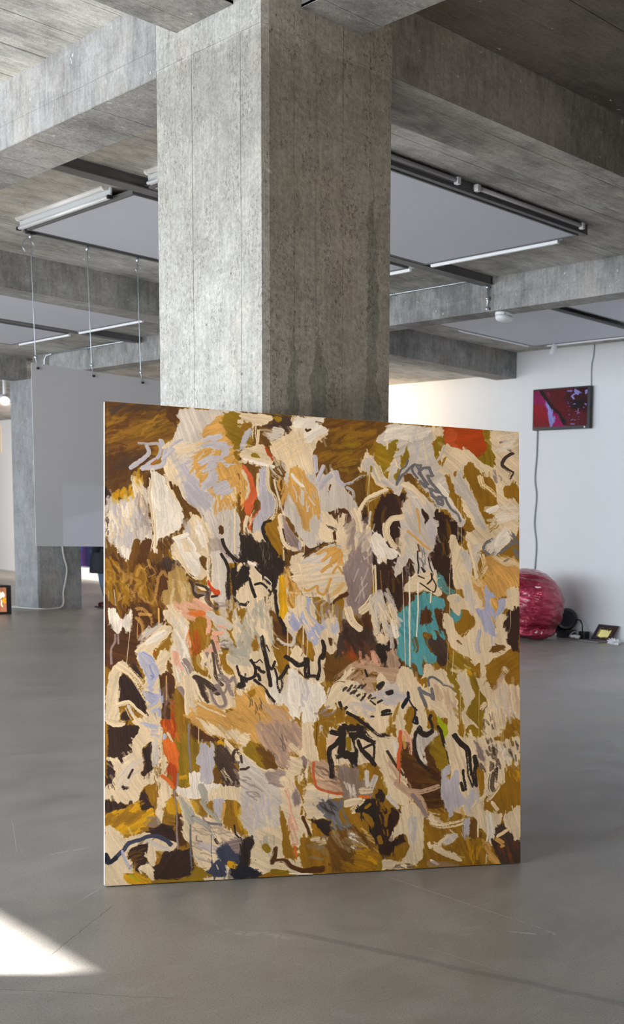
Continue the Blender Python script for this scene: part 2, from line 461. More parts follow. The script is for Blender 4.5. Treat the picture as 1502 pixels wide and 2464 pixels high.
# brush work of the big painting: canvas is 1000 x 1160 units; b = patch, s = stroke, h = hatching; letter = colour
STROKES = """bU k=0.5 a=-25 -2,-3 173,-1 173,15 160,57 147,81 109,93 92,172 60,221 31,232 0,247
bU k=0.35 a=-25 126,146 134,193 181,254 220,264 181,273 171,314 138,335 126,386 -9,391 -9,248 92,172
hO a=-28 w=6.1 l=44.3 n=30 o=0.45 29,25 160,7 156,57 109,84 33,101 8,84
hD a=-22 w=7 l=46.6 n=34 o=0.6 0,4 126,0 79,32 33,59 8,108 92,116 79,145 4,168
hD a=-70 w=7.9 l=35 n=24 o=0.7 2,122 96,115 92,163 54,198 4,224
hO a=-35 w=4.7 l=32.6 n=12 o=0.4 12,38 54,34 33,101 2,89
hZ a=-30 w=5.1 l=41.9 n=8 o=0.8 0,1 139,-1 128,9 2,20
bD k=0.4 a=60 139,6 171,6 166,37 151,45 136,28
hQ a=-35 w=3.3 l=30.3 n=10 o=0.5 75,44 121,29 109,77 85,74
hZ a=-12 w=7.9 l=51.3 n=9 o=0.5 4,122 96,125 75,159 8,182
bD k=0.4 a=90 87,196 98,172 98,219 104,383 94,381 96,289 94,214
bK k=0.3 a=90 0,206 10,224 10,270 0,266
bU k=0.4 a=-30 379,3 510,-1 654,-1 653,184 588,275 557,239 463,219 440,98 379,54
bU k=0.3 a=60 304,6 379,3 383,398 304,401
bU k=0.35 a=80 383,126 653,159 653,390 355,399
hO a=-30 w=9.3 l=41.9 n=36 o=0.5 505,15 641,9 629,136 569,154 487,95
hG a=-20 w=7 l=25.6 n=14 o=0.6 533,42 605,37 569,139 545,141
hD a=-10 w=7 l=41.9 n=10 o=0.35 510,4 653,3 641,19 510,24
bD k=0.3 a=80 616,211 653,199 653,285 614,274 590,258
bK k=0.25 a=80 592,258 653,255 653,390 623,390
bD k=0.3 a=80 510,237 557,239 571,264 533,270
bD k=0.3 a=10 482,317 514,321 491,334 463,357 449,353 477,329
bO k=0.3 a=60 358,274 390,260 394,321 403,349 399,398 378,360 371,322 358,295
bG k=0.3 a=40 309,30 322,26 327,41 329,82 318,90 309,83
bU k=0.3 a=-40 633,2 664,2 633,37
bO k=0.25 a=80 633,37 1000,-11 999,277 906,307 632,318
bK k=0.35 a=80 632,218 705,184 780,225 820,246 855,283 819,362 855,416 632,422
hU a=80 w=9.3 l=55.9 n=22 o=0.4 632,205 718,201 717,264 780,225 819,285 804,418 680,392 632,318
hK a=80 w=7.9 l=51.3 n=14 o=0.7 769,312 819,298 819,413 779,414
hO a=85 w=7 l=46.6 n=8 o=0.35 789,261 855,258 850,335 804,362
bO k=0.2 a=60 837,233 881,205 932,306 906,346 880,308
bG k=0.3 a=30 633,62 681,46 679,109 647,152 633,122
bD k=0.4 a=80 0,391 43,383 155,386 181,423 181,530 138,545 96,566 33,625 0,630
bO k=0.5 a=60 0,391 54,394 92,414 87,484 24,495 0,463
bD k=0.4 a=20 0,556 79,545 75,625 60,644 4,649
bO k=0.3 a=80 147,507 313,494 313,624 290,772 121,770 121,648 147,601
hO a=75 w=10.3 l=39.6 n=34 o=0.5 0,401 126,387 125,498 24,514
hD a=80 w=7 l=41.9 n=22 o=0.6 4,394 134,380 125,507 24,518
bZ k=0.3 a=80 123,375 155,386 181,421 181,435 155,412 138,403 126,399
bC k=0.1 a=85 304,390 394,412 444,459 440,557 417,582 412,631 416,801 303,803
bU k=0.3 a=70 376,504 394,524 410,543 430,567 444,537 463,576 476,606 509,606 542,541 559,521 653,504 652,655 580,680 521,680 416,662 382,643 378,582
bO k=0.3 a=70 380,597 410,592 421,606 414,650 400,667 385,645
bU k=0.35 a=85 675,475 779,412 829,446 814,523 814,651 754,676 704,651 680,601
bO k=0.3 a=75 779,626 816,574 879,651 998,599 998,838 692,832 704,727
bZ k=0.3 a=60 754,560 804,574 809,625 789,641 769,595
bK k=0.3 a=85 632,421 695,419 695,480 680,495 656,475 632,461
hU a=80 w=5.6 l=30.3 n=7 o=0.5 637,406 680,404 685,445 642,441
bK k=0.25 a=85 658,526 668,561 680,576 678,596 690,626 687,651 661,646 632,641 632,586 658,571
bD k=0.35 a=85 698,414 734,408 734,448 712,474 695,485
bK k=0.3 a=85 794,404 822,403 829,444 812,426
bK k=0.15 a=80 4,782 60,783 87,788 74,839 53,867 37,876 20,861 8,865 4,838
bO k=0.3 a=85 127,770 313,772 313,1013 246,986 164,1006 138,958 121,887 121,793
bG k=0.3 a=85 153,806 203,814 216,828 240,829 246,886 255,929 185,936 159,931 155,865
hY a=0 w=5.6 l=25.6 n=10 o=0.6 155,902 255,915 185,936 164,936
bD k=0.3 a=60 190,785 224,800 259,815 251,829 203,823 190,804
bK k=0.15 a=80 4,870 24,875 24,903 16,917 4,926
bO k=0.3 a=80 1,768 5,782 6,868 1,907
bO k=0.25 a=60 317,797 476,800 518,810 652,901 651,1156 439,1156 361,1134 362,904 317,850
bO k=0.25 a=70 646,824 998,831 1001,1160 645,1157
hG a=60 w=11.7 l=46.6 n=16 o=0.6 704,1012 1000,998 1000,1154 703,1158
bD k=0.45 a=25 694,835 758,849 788,919 793,954 803,990 783,1010 740,998 704,951 692,916
bG k=0.3 a=30 761,844 791,827 800,858 813,896 793,914 768,877
hU a=22 w=7 l=46.6 n=14 o=0.5 704,861 788,914 798,1006 748,998
bL k=0.3 a=90 4,236 18,237 41,241 58,219 58,184 64,176 75,197 85,201 96,219 96,266 104,331 81,339 62,352 56,385 37,381 31,362 18,349 2,335
hY a=90 w=7 l=18.6 n=14 o=0.6 12,230 58,212 60,235 16,242
hY a=100 w=6.1 l=23.3 n=6 o=0.6 56,172 75,173 85,196 60,197
hC a=86 w=6.1 l=35 n=26 o=0.7 4,243 54,240 60,303 4,331
hC a=86 w=5.6 l=35 n=14 o=0.8 60,186 92,210 96,266 62,249
hV a=80 w=4.2 l=28 n=12 o=0.6 16,242 54,245 45,338 12,316
hM a=80 w=5.1 l=39.6 n=14 o=0.45 64,221 83,215 96,308 66,326
hV a=86 w=4.7 l=35 n=12 o=0.5 29,269 79,267 71,361 37,362
hW a=88 w=3.7 l=25.6 n=16 o=0.8 4,266 58,256 54,326 4,328
hW a=70 w=5.1 l=21 n=8 o=0.9 18,339 54,366 56,385 35,374
sU w=14 d=0.5 71,342 66,366 60,388
hK a=90 w=2.3 l=11.7 n=10 o=0.7 2,247 8,247 8,344 2,340
bD k=0.3 a=90 81,344 100,336 104,387 75,388
bL k=0.15 a=70 171,6 309,2 313,9 269,27 267,70 291,102 280,124 275,209 295,268 309,313 306,380 233,382 236,335 216,274 203,256 175,233 160,192 147,207 134,193 126,146 126,113 147,81 164,49
bC k=0.2 a=70 126,146 143,131 164,182 175,233 160,206 153,192 156,230 138,221 136,193
hC a=-20 w=9.3 l=37.3 n=12 o=0.6 156,83 214,76 199,118 160,130
hV a=-40 w=7.9 l=23.3 n=8 o=0.5 138,136 181,143 177,181 147,169
bV k=0.08 a=50 173,143 188,161 203,180 212,203 240,211 238,230 227,255 229,266 216,248 188,245 181,219 175,198 181,178 166,153
bT k=0.25 a=-30 229,35 258,13 271,15 258,30 267,49 276,72 291,92 291,121 284,124 298,184 280,257 267,253 267,209 253,220 240,223 229,195 210,189 203,156 194,132 212,108 236,92 214,74 219,45
hT a=-45 w=4.7 l=35 n=22 o=0.9 192,109 258,85 247,163 203,180
hL a=-50 w=2.8 l=21 n=12 o=0.7 203,118 247,96 242,163 207,170
hT a=80 w=4.7 l=37.3 n=20 o=0.9 236,206 313,183 304,251 240,259
hC a=75 w=3.3 l=28 n=12 o=0.7 247,206 309,183 304,255 242,259
hT a=70 w=6.1 l=35 n=14 o=0.8 287,117 313,125 313,231 282,208
hV a=-8 w=7.9 l=28 n=12 o=1 227,63 276,69 273,103 229,106
hV a=-25 w=7.9 l=35 n=12 o=1 221,116 278,108 276,142 225,164
hV a=-50 w=7.9 l=30.3 n=10 o=1 225,159 251,153 236,192 221,183
bV k=0.08 a=-30 238,192 253,184 267,176 278,185 284,204 271,216 247,210
sT w=6.1 245,115 256,105 254,114
bT k=0.3 a=70 249,138 267,142 278,161 267,173 251,172
bG k=0.2 a=20 269,8 307,7 307,19 291,25 313,38 309,62 300,97 287,98 291,83 276,72 269,48 260,30
bW k=0.05 293,25 314,11 314,35 302,31
bV k=0.1 a=-60 311,57 314,57 314,91 300,101 302,82
bO k=0.2 a=70 287,102 300,101 307,120 300,121 287,112
sV w=7.9 d=0.3 73,99 96,98 115,95 121,109 117,128 100,143 81,158
sV w=7.9 d=0.3 92,104 97,115 94,127 75,143 56,159
sV w=9.3 d=0.3 121,89 130,108 128,127 126,146 109,155 81,159
sV w=6.1 d=0.2 168,83 149,95 143,105 151,108 139,122 126,135
sC w=9.3 d=0.6 128,104 139,94 151,90
sX w=2.3 d=0.6 113,136 100,148
bW k=0.12 a=85 98,183 102,164 117,168 128,179 136,205 149,211 160,229 173,262 171,286 160,308 138,323 126,328 117,335 111,387 107,359 106,312 104,277 98,242
sC w=3.7 108,265 109,324 110,364
sC w=2.3 106,324 102,350 99,369
sC w=1.9 126,326 127,377
sC w=1.4 151,216 160,263 160,319
sC w=5.1 d=0.2 100,190 98,219 102,266 106,312
sC w=6.1 d=0.3 136,193 143,207 156,230
sD w=5.1 d=0.2 143,190 148,206
bU k=0.2 a=60 153,192 162,201 171,229 188,249 212,265 188,275 177,293 173,262 160,229 152,209
sK w=2.3 d=0.8 160,199 171,229 192,252 214,267 227,290
bC k=0.15 a=70 194,268 216,277 229,297 238,330 234,359 231,383 151,385 147,363 145,334 166,317 181,283
bW k=0.15 a=70 194,275 205,284 216,308 223,353 212,346 207,317 199,342 203,308
hV a=70 w=7.9 l=28 n=7 o=0.4 177,286 199,294 181,323 173,314
sW w=11.7 d=0.2 151,334 166,326 177,321
sW w=11.7 d=0.2 158,338 166,357 177,384
sW w=9.3 d=0.2 181,333 194,351 186,384
sK w=2.3 d=0.8 143,334 142,353 147,374
hD a=60 w=6.1 l=16.3 n=8 o=0.7 117,331 147,329 138,358 117,359
bL k=0.1 a=90 267,257 291,251 306,304 302,352 302,374 275,355 262,325 264,281
sC w=3.3 289,251 289,362
sC w=2.8 261,267 261,325
sD w=9.3 d=0.3 256,299 258,310
bM k=0.2 o=0.5 a=80 231,331 251,328 262,344 275,372 233,378
sB w=6.1 d=0.1 260,328 265,346 275,363 291,376
sB w=3.3 d=0.1 257,363 266,381
bB k=0.2 a=60 302,313 311,313 314,327 314,380 295,376 280,362 302,371
bU k=0.2 a=70 302,287 309,287 309,313 302,304
sC w=2.3 312,284 309,299 313,313
bX o=0.9 k=0.2 306,157 314,144 314,158
bU k=0.5 a=70 96,369 121,371 126,386 92,387
bC k=0.1 a=10 304,5 338,5 379,5 379,17 358,31 345,34 329,38 304,40
bO k=0.2 a=40 304,35 324,26 327,38 304,66
bZ k=0.3 a=20 379,5 422,4 422,14 431,25 417,41 404,59 394,50 399,40 381,36 358,33 379,22
bG k=0.3 a=20 381,7 401,8 394,21 383,17
sL w=11.7 d=0.6 383,41 399,45 372,61
hL a=8 w=6.1 l=28 n=10 o=0.6 360,45 397,43 394,67 363,65
sC w=8.4 d=0.6 333,30 333,57 338,86
sC w=6.1 d=0.3 344,47 343,76 340,88
bV k=0.1 a=-65 324,40 327,53 311,88 304,95 304,76 315,49
bC k=0.1 a=10 304,95 336,86 358,81 363,96 381,117 372,137 349,138 318,131 304,132
bG k=0.3 a=10 327,111 338,105 349,116 331,115
sW w=7 d=0.5 313,121 349,129 378,136
bX k=0.1 a=55 360,89 366,86 374,103 383,114 380,123 369,110
hL a=50 w=4.7 l=21 n=14 o=0.7 383,112 403,115 408,159 378,166
sL w=7.9 d=0.6 372,137 383,151 403,164
sG w=2.8 d=0.3 372,147 373,190
bU k=0.3 a=85 318,135 338,141 342,163 338,202 331,173 324,150
bT k=0.3 a=85 304,156 315,165 321,191 318,222 304,247
bC k=0.1 a=80 313,141 318,169 324,191 320,227 313,218 318,184 304,156
sR w=9.3 313,143 318,152 324,159 329,178 330,193
bR k=0.2 a=-70 325,188 338,195 338,216 333,229 326,249 317,263 309,254 311,232 322,217
sR w=7 d=0.3 329,239 320,259 309,281
sR w=6.1 d=0.5 349,247 340,262 331,270 322,295
sR w=5.1 d=0.6 326,258 324,282 326,302
hC a=-70 w=3.7 l=14 n=6 o=0.7 317,263 335,246 326,304 315,300
bV k=0.1 a=85 346,143 365,142 367,176 372,198 383,219 385,243 374,266 358,276 353,296 349,315 331,306 333,280 342,257 351,240 340,214 347,177
sv w=3.7 d=0.4 357,152 356,182
sv w=5.1 d=0.4 352,279 353,303 347,310
sC w=7 d=0.2 365,142 366,176 372,195 383,214 386,238 383,260 374,273
sC w=6.1 d=0.2 343,158 341,192 344,211
sC w=8.4 d=0.1 317,268 313,290 317,302 324,311
bC k=0.05 a=80 324,307 353,305 360,317 362,332 344,332 333,323
sB w=7 d=0.1 371,277 360,282 356,291 357,305 362,322 374,341 387,360
bB k=0.5 a=80 304,310 313,319 322,309 344,332 365,332 371,346 387,360 405,374 403,398 349,399 344,386 324,381 304,380
hC a=88 w=1.2 l=32.6 n=12 o=0.35 344,335 371,334 376,398 349,399
bW k=0.1 304,382 313,382 313,400 304,401
sW w=6.1 d=0.4 322,384 337,391 346,399
bC k=0.1 a=70 424,6 450,1 501,1 501,17 487,21 510,39 505,49 487,63 475,86 470,106 475,130 482,159 463,185 417,185 410,159 408,125 381,112 374,93 376,71 399,59 424,45 417,29 427,21
bW k=0.12 a=-35 431,6 501,3 498,15 508,37 482,58 463,72 450,36 431,30
hc a=-25 w=5.6 l=32.6 n=16 o=0.5 381,73 440,49 449,112 417,129 394,106
sD w=5.1 d=0.3 458,34 461,37 468,33
sU w=3.3 d=0.3 480,12 498,16 489,18
bL k=0.1 a=85 408,159 477,150 482,184 493,228 505,242 524,261 533,273 528,310 526,320 510,328 486,317 484,332 468,342 449,328 431,295 417,266 403,257 410,198
bL k=0.1 a=88 482,159 510,145 533,141 540,166 559,195 578,221 588,243 592,282 583,293 573,268 559,239 533,238 510,242 493,238 482,184
bC k=0.05 a=70 500,240 533,273 528,315 510,326 486,314 496,277
bT k=0.25 a=75 413,159 431,133 449,142 468,170 482,194 486,218 489,265 482,255 472,263 463,274 461,301 449,294 445,270 435,241 422,212 410,203 417,183
hT a=80 w=6.1 l=37.3 n=20 o=0.8 413,186 486,189 486,255 431,233
hT a=-75 w=7 l=32.6 n=8 o=0.8 387,175 410,173 406,247 394,223
hL a=82 w=3.3 l=25.6 n=15 o=0.9 422,158 484,194 482,255 426,217
sL w=7 d=0.2 449,196 449,228
sW w=7.9 d=0.3 424,156 435,170 449,181
sL w=2.8 d=0.1 383,168 387,194 394,223 401,250
sC w=3.7 d=0.6 381,170 390,211 394,238
sV w=8.4 d=0.3 477,103 482,140
sV w=9.3 d=0.3 500,131 493,149 486,164
sV w=9.3 d=0.3 531,142 536,161 547,173
sV w=11.7 d=0.2 517,152 500,168 493,183
sV w=7 d=0.4 557,180 571,189 571,204
sV w=6.5 d=0.7 545,173 569,164 593,148 612,144
sU w=4.7 d=0.6 516,175 510,200 517,212
bC k=0.1 a=85 602,82 617,89 629,105 638,135 653,157 653,177 633,168 617,151 612,137 590,135 590,118 597,97
bL k=0.05 a=85 605,94 617,96 629,115 633,140 643,160 629,153 619,131 602,135 597,112
sG w=4.2 617,121 615,134
sC w=1.6 612,137 607,202 612,262 614,294
sC w=1.6 613,121 610,202
sC w=11.7 d=0.4 653,184 628,196 607,212 592,238 590,248
sL w=5.6 d=0.3 612,267 614,254 616,241
bC k=0.1 a=-20 631,50 648,31 653,26 653,59 636,57
sC w=9.3 d=0.1 652,272 650,297 653,310
bC k=0.1 a=85 533,273 543,248 554,247 550,272 576,263 612,277 616,296 611,337 621,391 559,393 547,354 533,327 526,315
hM a=-68 w=7.9 l=46.6 n=22 o=0.45 552,259 609,277 611,362 561,373
hM a=85 w=7.9 l=46.6 n=24 o=0.7 561,344 614,324 621,391 564,392
hL a=-70 w=5.1 l=46.6 n=8 o=0.7 580,276 616,286 619,361 592,362
sC w=10.7 d=0.1 573,239 583,263 588,288
sM w=2.8 556,249 553,272 547,280
bW k=0.05 a=70 616,296 628,291 640,305 653,322 653,363 640,383 628,356 616,331
hM a=85 w=5.6 l=21 n=4 o=0.6 628,351 643,350 640,381 631,381
bC k=0.05 a=75 392,260 403,254 412,281 431,309 449,331 431,353 410,344 399,325 392,296
bM k=0.4 a=60 401,267 412,281 431,309 440,331 438,346 421,339 408,315
sZ w=3.7 d=0.6 401,296 410,327 419,337
sV w=4.7 d=0.3 440,329 442,346
sC w=3.3 403,340 404,374
hK a=85 w=1.6 l=11.7 n=12 o=0.8 405,349 431,353 431,366 408,364
bC k=0.1 a=85 421,368 449,353 449,396 424,397
sC w=2.3 453,328 449,396
sD w=6.1 d=0.3 524,298 526,315
hZ a=25 w=2.3 l=16.3 n=7 o=0.6 507,279 528,288 526,300 510,286
bL k=0.1 a=-30 451,372 472,357 500,336 524,330 545,344 554,364 554,393 451,396
sZ w=3.3 d=0.8 449,362 472,344 498,329 521,325 540,334
bT k=0.1 a=-40 479,356 500,341 524,336 540,339 547,354 547,393 535,393 531,369 521,385 505,394 498,394 516,370 519,360 495,376 493,371 509,355 505,348 486,359
bL k=0.1 a=-30 664,3 770,4 803,3 802,30 792,38 780,34 770,47 780,88 805,122 810,167 855,245 855,258 842,271 825,246 805,224 785,223 770,200 750,171 730,147 705,138 696,159 683,197 657,166 662,126 679,72 684,48 654,56 633,57 633,42 655,18
bW k=0.12 a=-20 664,5 755,5 770,7 750,34 718,46 681,41 647,49 657,20
hV a=85 w=7.9 l=46.6 n=8 o=0.35 693,50 770,19 770,109 710,128
sc w=1.9 748,44 757,104
sc w=2.3 681,51 679,82 664,120 659,153
sC w=4.7 656,53 656,71
bC k=0.05 a=80 770,7 805,4 800,27 792,38 782,31 772,42
bG k=0.2 a=80 711,39 707,70 710,92 691,119 691,96 703,67
bG k=0.2 a=80 686,116 687,134 681,155 672,150 677,130
sC w=5.6 d=0.1 679,99 684,114
sC w=14 d=0.1 633,122 642,147 661,163
sL w=14 d=0.1 647,157 666,171
bU k=0.2 a=50 699,141 713,135 730,149 730,167 715,153 698,156
bU k=0.2 a=60 701,169 710,171 720,198 713,203 705,186
bL k=0.1 a=60 696,159 715,158 735,182 762,201 780,223 772,251 787,256 787,281 777,322 769,338 759,351 779,389 782,418 707,420 725,390 715,358 695,391 676,404 671,389 690,341 688,255 695,245 698,209 710,196
hC a=85 w=9.3 l=51.3 n=12 o=0.5 691,210 735,207 735,339 705,366 680,392
hV a=85 w=7 l=37.3 n=10 o=0.4 755,257 779,256 777,312 754,313
sW w=9.3 d=0.1 725,195 747,194
sC w=14 d=0.5 701,164 720,173 747,204
sT w=5.1 d=0.6 731,228 735,258 738,288
sT w=5.1 d=0.6 708,287 725,302 744,319 762,333
bK k=0.2 a=80 742,225 755,234 763,252 755,265 754,280 750,252
sC w=14 d=0.15 693,250 669,256 656,274 654,297 664,317 673,331
bW k=0.08 a=60 632,295 647,315 664,334 676,336 684,346 681,359 659,362 647,360 632,383
hC a=85 w=7 l=14 n=5 o=0.8 634,355 661,355 649,378 634,383
sC w=1.6 694,391 695,421
sC w=1.6 696,204 697,230
sC w=1.4 712,370 710,391
sU w=3.3 d=0.4 733,321 737,339
sB w=3.3 d=0.1 733,339 733,357 736,380 734,400 742,410
hg a=70 w=3.7 l=25.6 n=8 o=0.6 737,321 752,321 754,379 739,380
sB w=2.8 d=0.1 742,382 754,394 767,412 757,417 752,400 744,385
sB w=2.8 d=0.1 759,354 764,379 772,399 774,418
sK w=4.2 d=0.4 769,356 777,383
sg w=4.7 708,97 703,113 691,124 685,144 679,165
sg w=5.6 679,162 691,141 705,128 713,117 723,107 740,108
sg w=5.6 725,106 718,122 723,132 733,144
sg w=5.6 730,111 738,126 735,131 745,141 755,166 740,151
sg w=4.7 742,108 740,126 747,141 760,158
sg w=6.1 740,123 750,115 762,114 765,122 772,134 760,135 765,150 780,169 790,176
sg w=5.6 762,170 780,177 790,179
sg w=6.5 767,172 767,183 780,197 785,207 796,212 797,201 785,192 805,193
sg w=5.6 795,181 805,193 810,208 820,223 835,235 842,253
sW w=9.3 d=0.2 785,159 805,183 835,217 852,247
sg w=5.6 805,193 810,208 820,223 835,235 842,253
hZ a=40 w=1.4 l=14 n=10 o=0.4 765,185 785,215 805,224 780,218
bX k=0.15 a=-10 808,2 848,-1 930,0 930,46 904,74 881,76 866,61 853,65 830,56 805,47 800,32
bR k=0.2 o=0.55 a=-20 810,6 838,14 828,43 850,62 825,54 802,40
bG k=0.2 a=80 907,1 932,2 930,46 935,67 927,104 901,90 896,75 914,55
bG k=0.2 a=80 785,31 800,30 802,48 780,82 777,57
bC k=0.12 a=40 805,50 820,52 843,60 866,59 891,83 919,102 935,103 937,72 927,54 930,2 1000,0 1000,151 979,140 974,150 961,154 961,182 984,181 997,199 999,267 965,312 932,347 903,333 901,317 911,296 896,331 880,334 870,316 855,306 857,293 880,272 870,247 855,232 847,201 827,172 820,152 805,134 790,123 795,97 790,77
bL k=0.08 a=60 838,120 855,108 855,139 870,169 891,204 893,230 911,265 896,269 870,231 855,201 830,177 822,151
sC w=6.1 d=0.5 853,103 855,134 870,169
sL w=7.9 d=0.3 802,53 792,82 785,92
bO k=0.15 a=85 866,92 881,104 896,121 922,130 937,150 940,194 947,206 916,229 942,243 911,258 893,220 891,199 870,164 858,139 855,113
sc w=10.7 d=0.7 896,132 901,152 919,164 935,181
bO k=0.15 a=85 805,134 817,136 817,157 830,179 845,196 847,206 855,247 845,237 815,183 810,157
bO k=0.15 a=85 827,120 834,117 832,135 826,133
bO k=0.15 a=85 797,97 810,78 805,96 800,112
bO k=0.15 a=85 961,154 976,148 981,139 997,157 1000,196 987,181 968,182
hM a=60 w=4.7 l=18.6 n=7 o=0.6 919,115 966,112 963,138 924,135
sZ w=7 d=0.6 982,61 963,73 953,92 969,106 982,113 976,127
sZ w=5.1 d=0.8 969,49 982,56
sM w=4.7 d=0.6 948,32 966,23
hW a=-30 w=7.9 l=28 n=14 o=0.6 943,9 995,5 995,42 937,67
hW a=-15 w=7.9 l=37.3 n=14 o=0.6 919,210 994,194 994,251 942,253
sW w=11.7 d=0.2 919,223 942,212
hO a=-40 w=3.3 l=14 n=5 o=0.7 919,268 947,253 945,272 924,278
sg w=6.1 d=0.3 927,300 911,309 903,320 908,333 926,345 942,339 963,323 984,304
hg a=50 w=5.6 l=21 n=16 o=0.8 963,279 994,277 999,342 978,330
bW k=0.2 a=-45 927,301 963,268 976,299 955,323 932,342 914,330 908,320
hg a=-60 w=1.9 l=16.3 n=8 o=0.7 908,328 952,326 942,344 911,343
sW w=9.3 d=0.3 965,271 947,292 939,313
bC k=0.08 a=-75 814,295 830,295 842,320 867,345 872,416 832,417 822,387
bL k=0.15 a=-75 842,335 867,342 870,399 855,373
hL a=-70 w=10.7 l=41.9 n=7 o=0.9 865,309 896,343 908,395 890,390
sC w=11.7 d=0.4 868,314 878,354 885,398
sC w=7 d=0.5 901,343 908,371 908,390
sC w=1.6 837,192 837,305
sC w=1.6 847,196 846,322
sC w=1.6 818,354 815,417
sC w=4.7 790,220 789,231
bT k=0.35 a=50 911,346 957,344 999,361 999,412 913,415
hC a=30 w=9.3 l=23.3 n=12 o=0.5 939,342 997,350 994,371 947,362
sM w=5.1 d=0.4 960,357 970,351
st w=7 d=0.6 o=0.5 787,398 794,414
sC w=7 d=0.4 911,374 890,411
sT w=5.1 d=0.7 o=0.5 29,404 41,420 52,429 41,439 45,420
sT w=6.1 d=0.6 o=0.6 70,424 75,405 85,414 94,400 104,407 108,416 96,423
sT w=5.1 d=0.6 o=0.6 94,386 98,402
sT w=7 d=0.7 o=0.5 4,410 16,412 33,425 39,439 35,446
sT w=6.1 d=0.7 o=0.5 60,422 54,446 45,453 60,466 60,485
sT w=5.6 d=0.7 o=0.5 68,436 79,440 66,448 64,476
sT w=5.6 d=0.7 o=0.5 81,449 73,471 87,484 102,491 113,470
sT w=7 d=0.6 o=0.6 111,465 117,425 128,411 134,422 145,427
sT w=4.7 d=0.6 o=0.5 33,469 29,486 45,476
sT w=5.6 d=0.5 o=0.6 12,430 4,447 20,444
hT a=80 w=3.3 l=21 n=26 o=0.35 4,405 125,401 125,488 33,490
bq k=0.35 a=82 143,408 160,398 173,404 181,428 194,458 201,496 170,506 143,502 125,484 136,436
sD w=9.3 d=0.4 128,429 132,450
hC a=82 w=5.6 l=25.6 n=16 o=0.4 143,436 194,449 194,501 143,507
bU k=0.2 a=80 181,423 203,432 227,419 227,376 212,377 225,410 216,432 194,442
bC k=0.08 a=65 147,365 216,362 233,381 231,407 216,429 194,425 168,397 155,379
bW k=0.12 a=60 166,364 203,363 216,386 205,420 188,404 173,383
hK a=40 w=1.9 l=14 n=6 o=0.7 170,397 199,425 190,430 173,409
bU k=0.2 a=70 209,377 227,376 228,407 220,403
bL k=0.08 a=88 231,367 260,361 271,394 269,476 258,495 233,476 227,458
bC k=0.1 227,376 238,371 238,495 227,429
hZ a=90 w=1.4 l=18.6 n=14 o=0.5 230,372 236,371 236,429 229,429
sC w=2.1 228,379 226,431
bC k=0.1 a=30 203,441 225,448 227,458 209,453
bC k=0.1 a=10 201,480 220,467 229,491 233,505 203,487
sZ w=5.1 d=0.1 186,432 194,446 197,465 203,472 225,462
sM w=4.7 d=0.1 o=0.9 203,439 201,458 222,465 227,472
sZ w=3.7 d=0.3 201,442 222,448 227,455
sZ w=7.9 d=0.3 o=0.7 231,457 225,477 236,495 244,502
sZ w=5.6 d=0.3 236,472 247,469
sZ w=3.7 d=0.3 244,488 251,493 247,500
bx k=0.05 226,436 230,431 233,445 242,450 250,457 252,452 256,462 253,468 244,468 236,457 227,448
bB k=0.2 a=85 280,399 295,391 309,395 295,412 291,432 297,451 293,465 308,484 300,489 284,468 282,432
sB w=14 d=0.3 313,400 297,427 291,444
sB w=5.6 d=0.2 257,365 269,387 275,408
bB k=0.4 a=88 271,396 277,401 279,475 269,478
sB w=7 d=0.1 269,361 291,379 314,381
sB w=2.3 278,367 289,386 291,396
sB w=5.1 d=0.1 288,463 291,480 302,489 313,490
bB k=0.2 302,359 314,359 313,383 309,374
bC k=0.1 291,396 313,383 313,395 297,408
bC k=0.06 a=85 293,463 313,441 313,484 300,482 293,475
hL a=85 w=11.7 l=37.3 n=12 o=0.5 255,478 297,489 302,528 268,533
hM a=0 w=3.7 l=28 n=8 o=0.35 236,479 282,485 269,497 247,495
bO k=0.2 a=80 297,501 313,501 313,576 297,595 291,581 271,552 271,533 297,525
bC k=0.1 a=85 288,526 300,523 304,537 304,561 293,583 285,566 284,543
hL a=85 w=7 l=28 n=8 o=0.8 300,528 313,525 311,595 299,590
bW k=0.25 a=85 8,509 14,500 23,502 27,523 41,530 54,511 60,508 54,565 43,551 33,548 29,567 16,553 10,533
hL a=85 w=4.7 l=21 n=7 o=0.7 41,520 58,513 54,555 43,546
sC w=1.9 58,513 52,579 46,648 44,704
sM w=3.7 d=0.4 22,567 22,583 14,602 14,637
sM w=3.7 d=0.3 28,567 28,588
sL w=2.1 20,460 23,497
sL w=1.9 8,463 8,486
sT w=7.9 d=0.5 o=0.7 70,504 83,503 96,517 104,531 102,555
sT w=7.9 d=0.5 o=0.7 70,527 81,541 83,564
sT w=5.1 d=0.5 o=0.7 75,517 100,519
sD w=9.3 d=0.3 89,527 96,548
sT w=1.9 81,503 71,541 70,576
sT w=2.8 117,503 118,545
hL a=-50 w=7 l=37.3 n=14 o=0.7 70,574 117,531 125,550 83,602
bC k=0.12 a=-50 75,597 108,559 125,540 142,549 138,566 121,587 108,606 106,620 110,627 125,604 140,608 142,622 132,641 136,660 121,670 121,709 125,742 121,770 91,769 87,719 83,695 87,679 75,639 69,604
hW a=-45 w=6.1 l=28 n=10 o=0.8 87,588 125,550 134,566 108,590
bv k=0.15 a=65 75,609 85,609 100,620 113,639 118,660 108,684 100,700 91,672 79,639
hV a=65 w=7.9 l=28 n=8 o=0.7 79,616 108,644 104,686 91,672
sw w=1.9 81,609 100,620 108,632
sw w=2.8 d=0.3 97,641 101,655 106,665
sw w=3.7 d=0.3 100,665 106,669 102,674
bv k=0.15 a=40 85,707 96,702 113,716 104,738 91,723
bv k=0.15 a=80 117,695 123,700 128,724 125,740 117,719
sw w=2.8 d=0.3 85,706 96,705 106,712
sv w=6.1 d=0.3 96,740 108,728 113,719
sv w=6.1 d=0.3 104,752 117,747 119,761
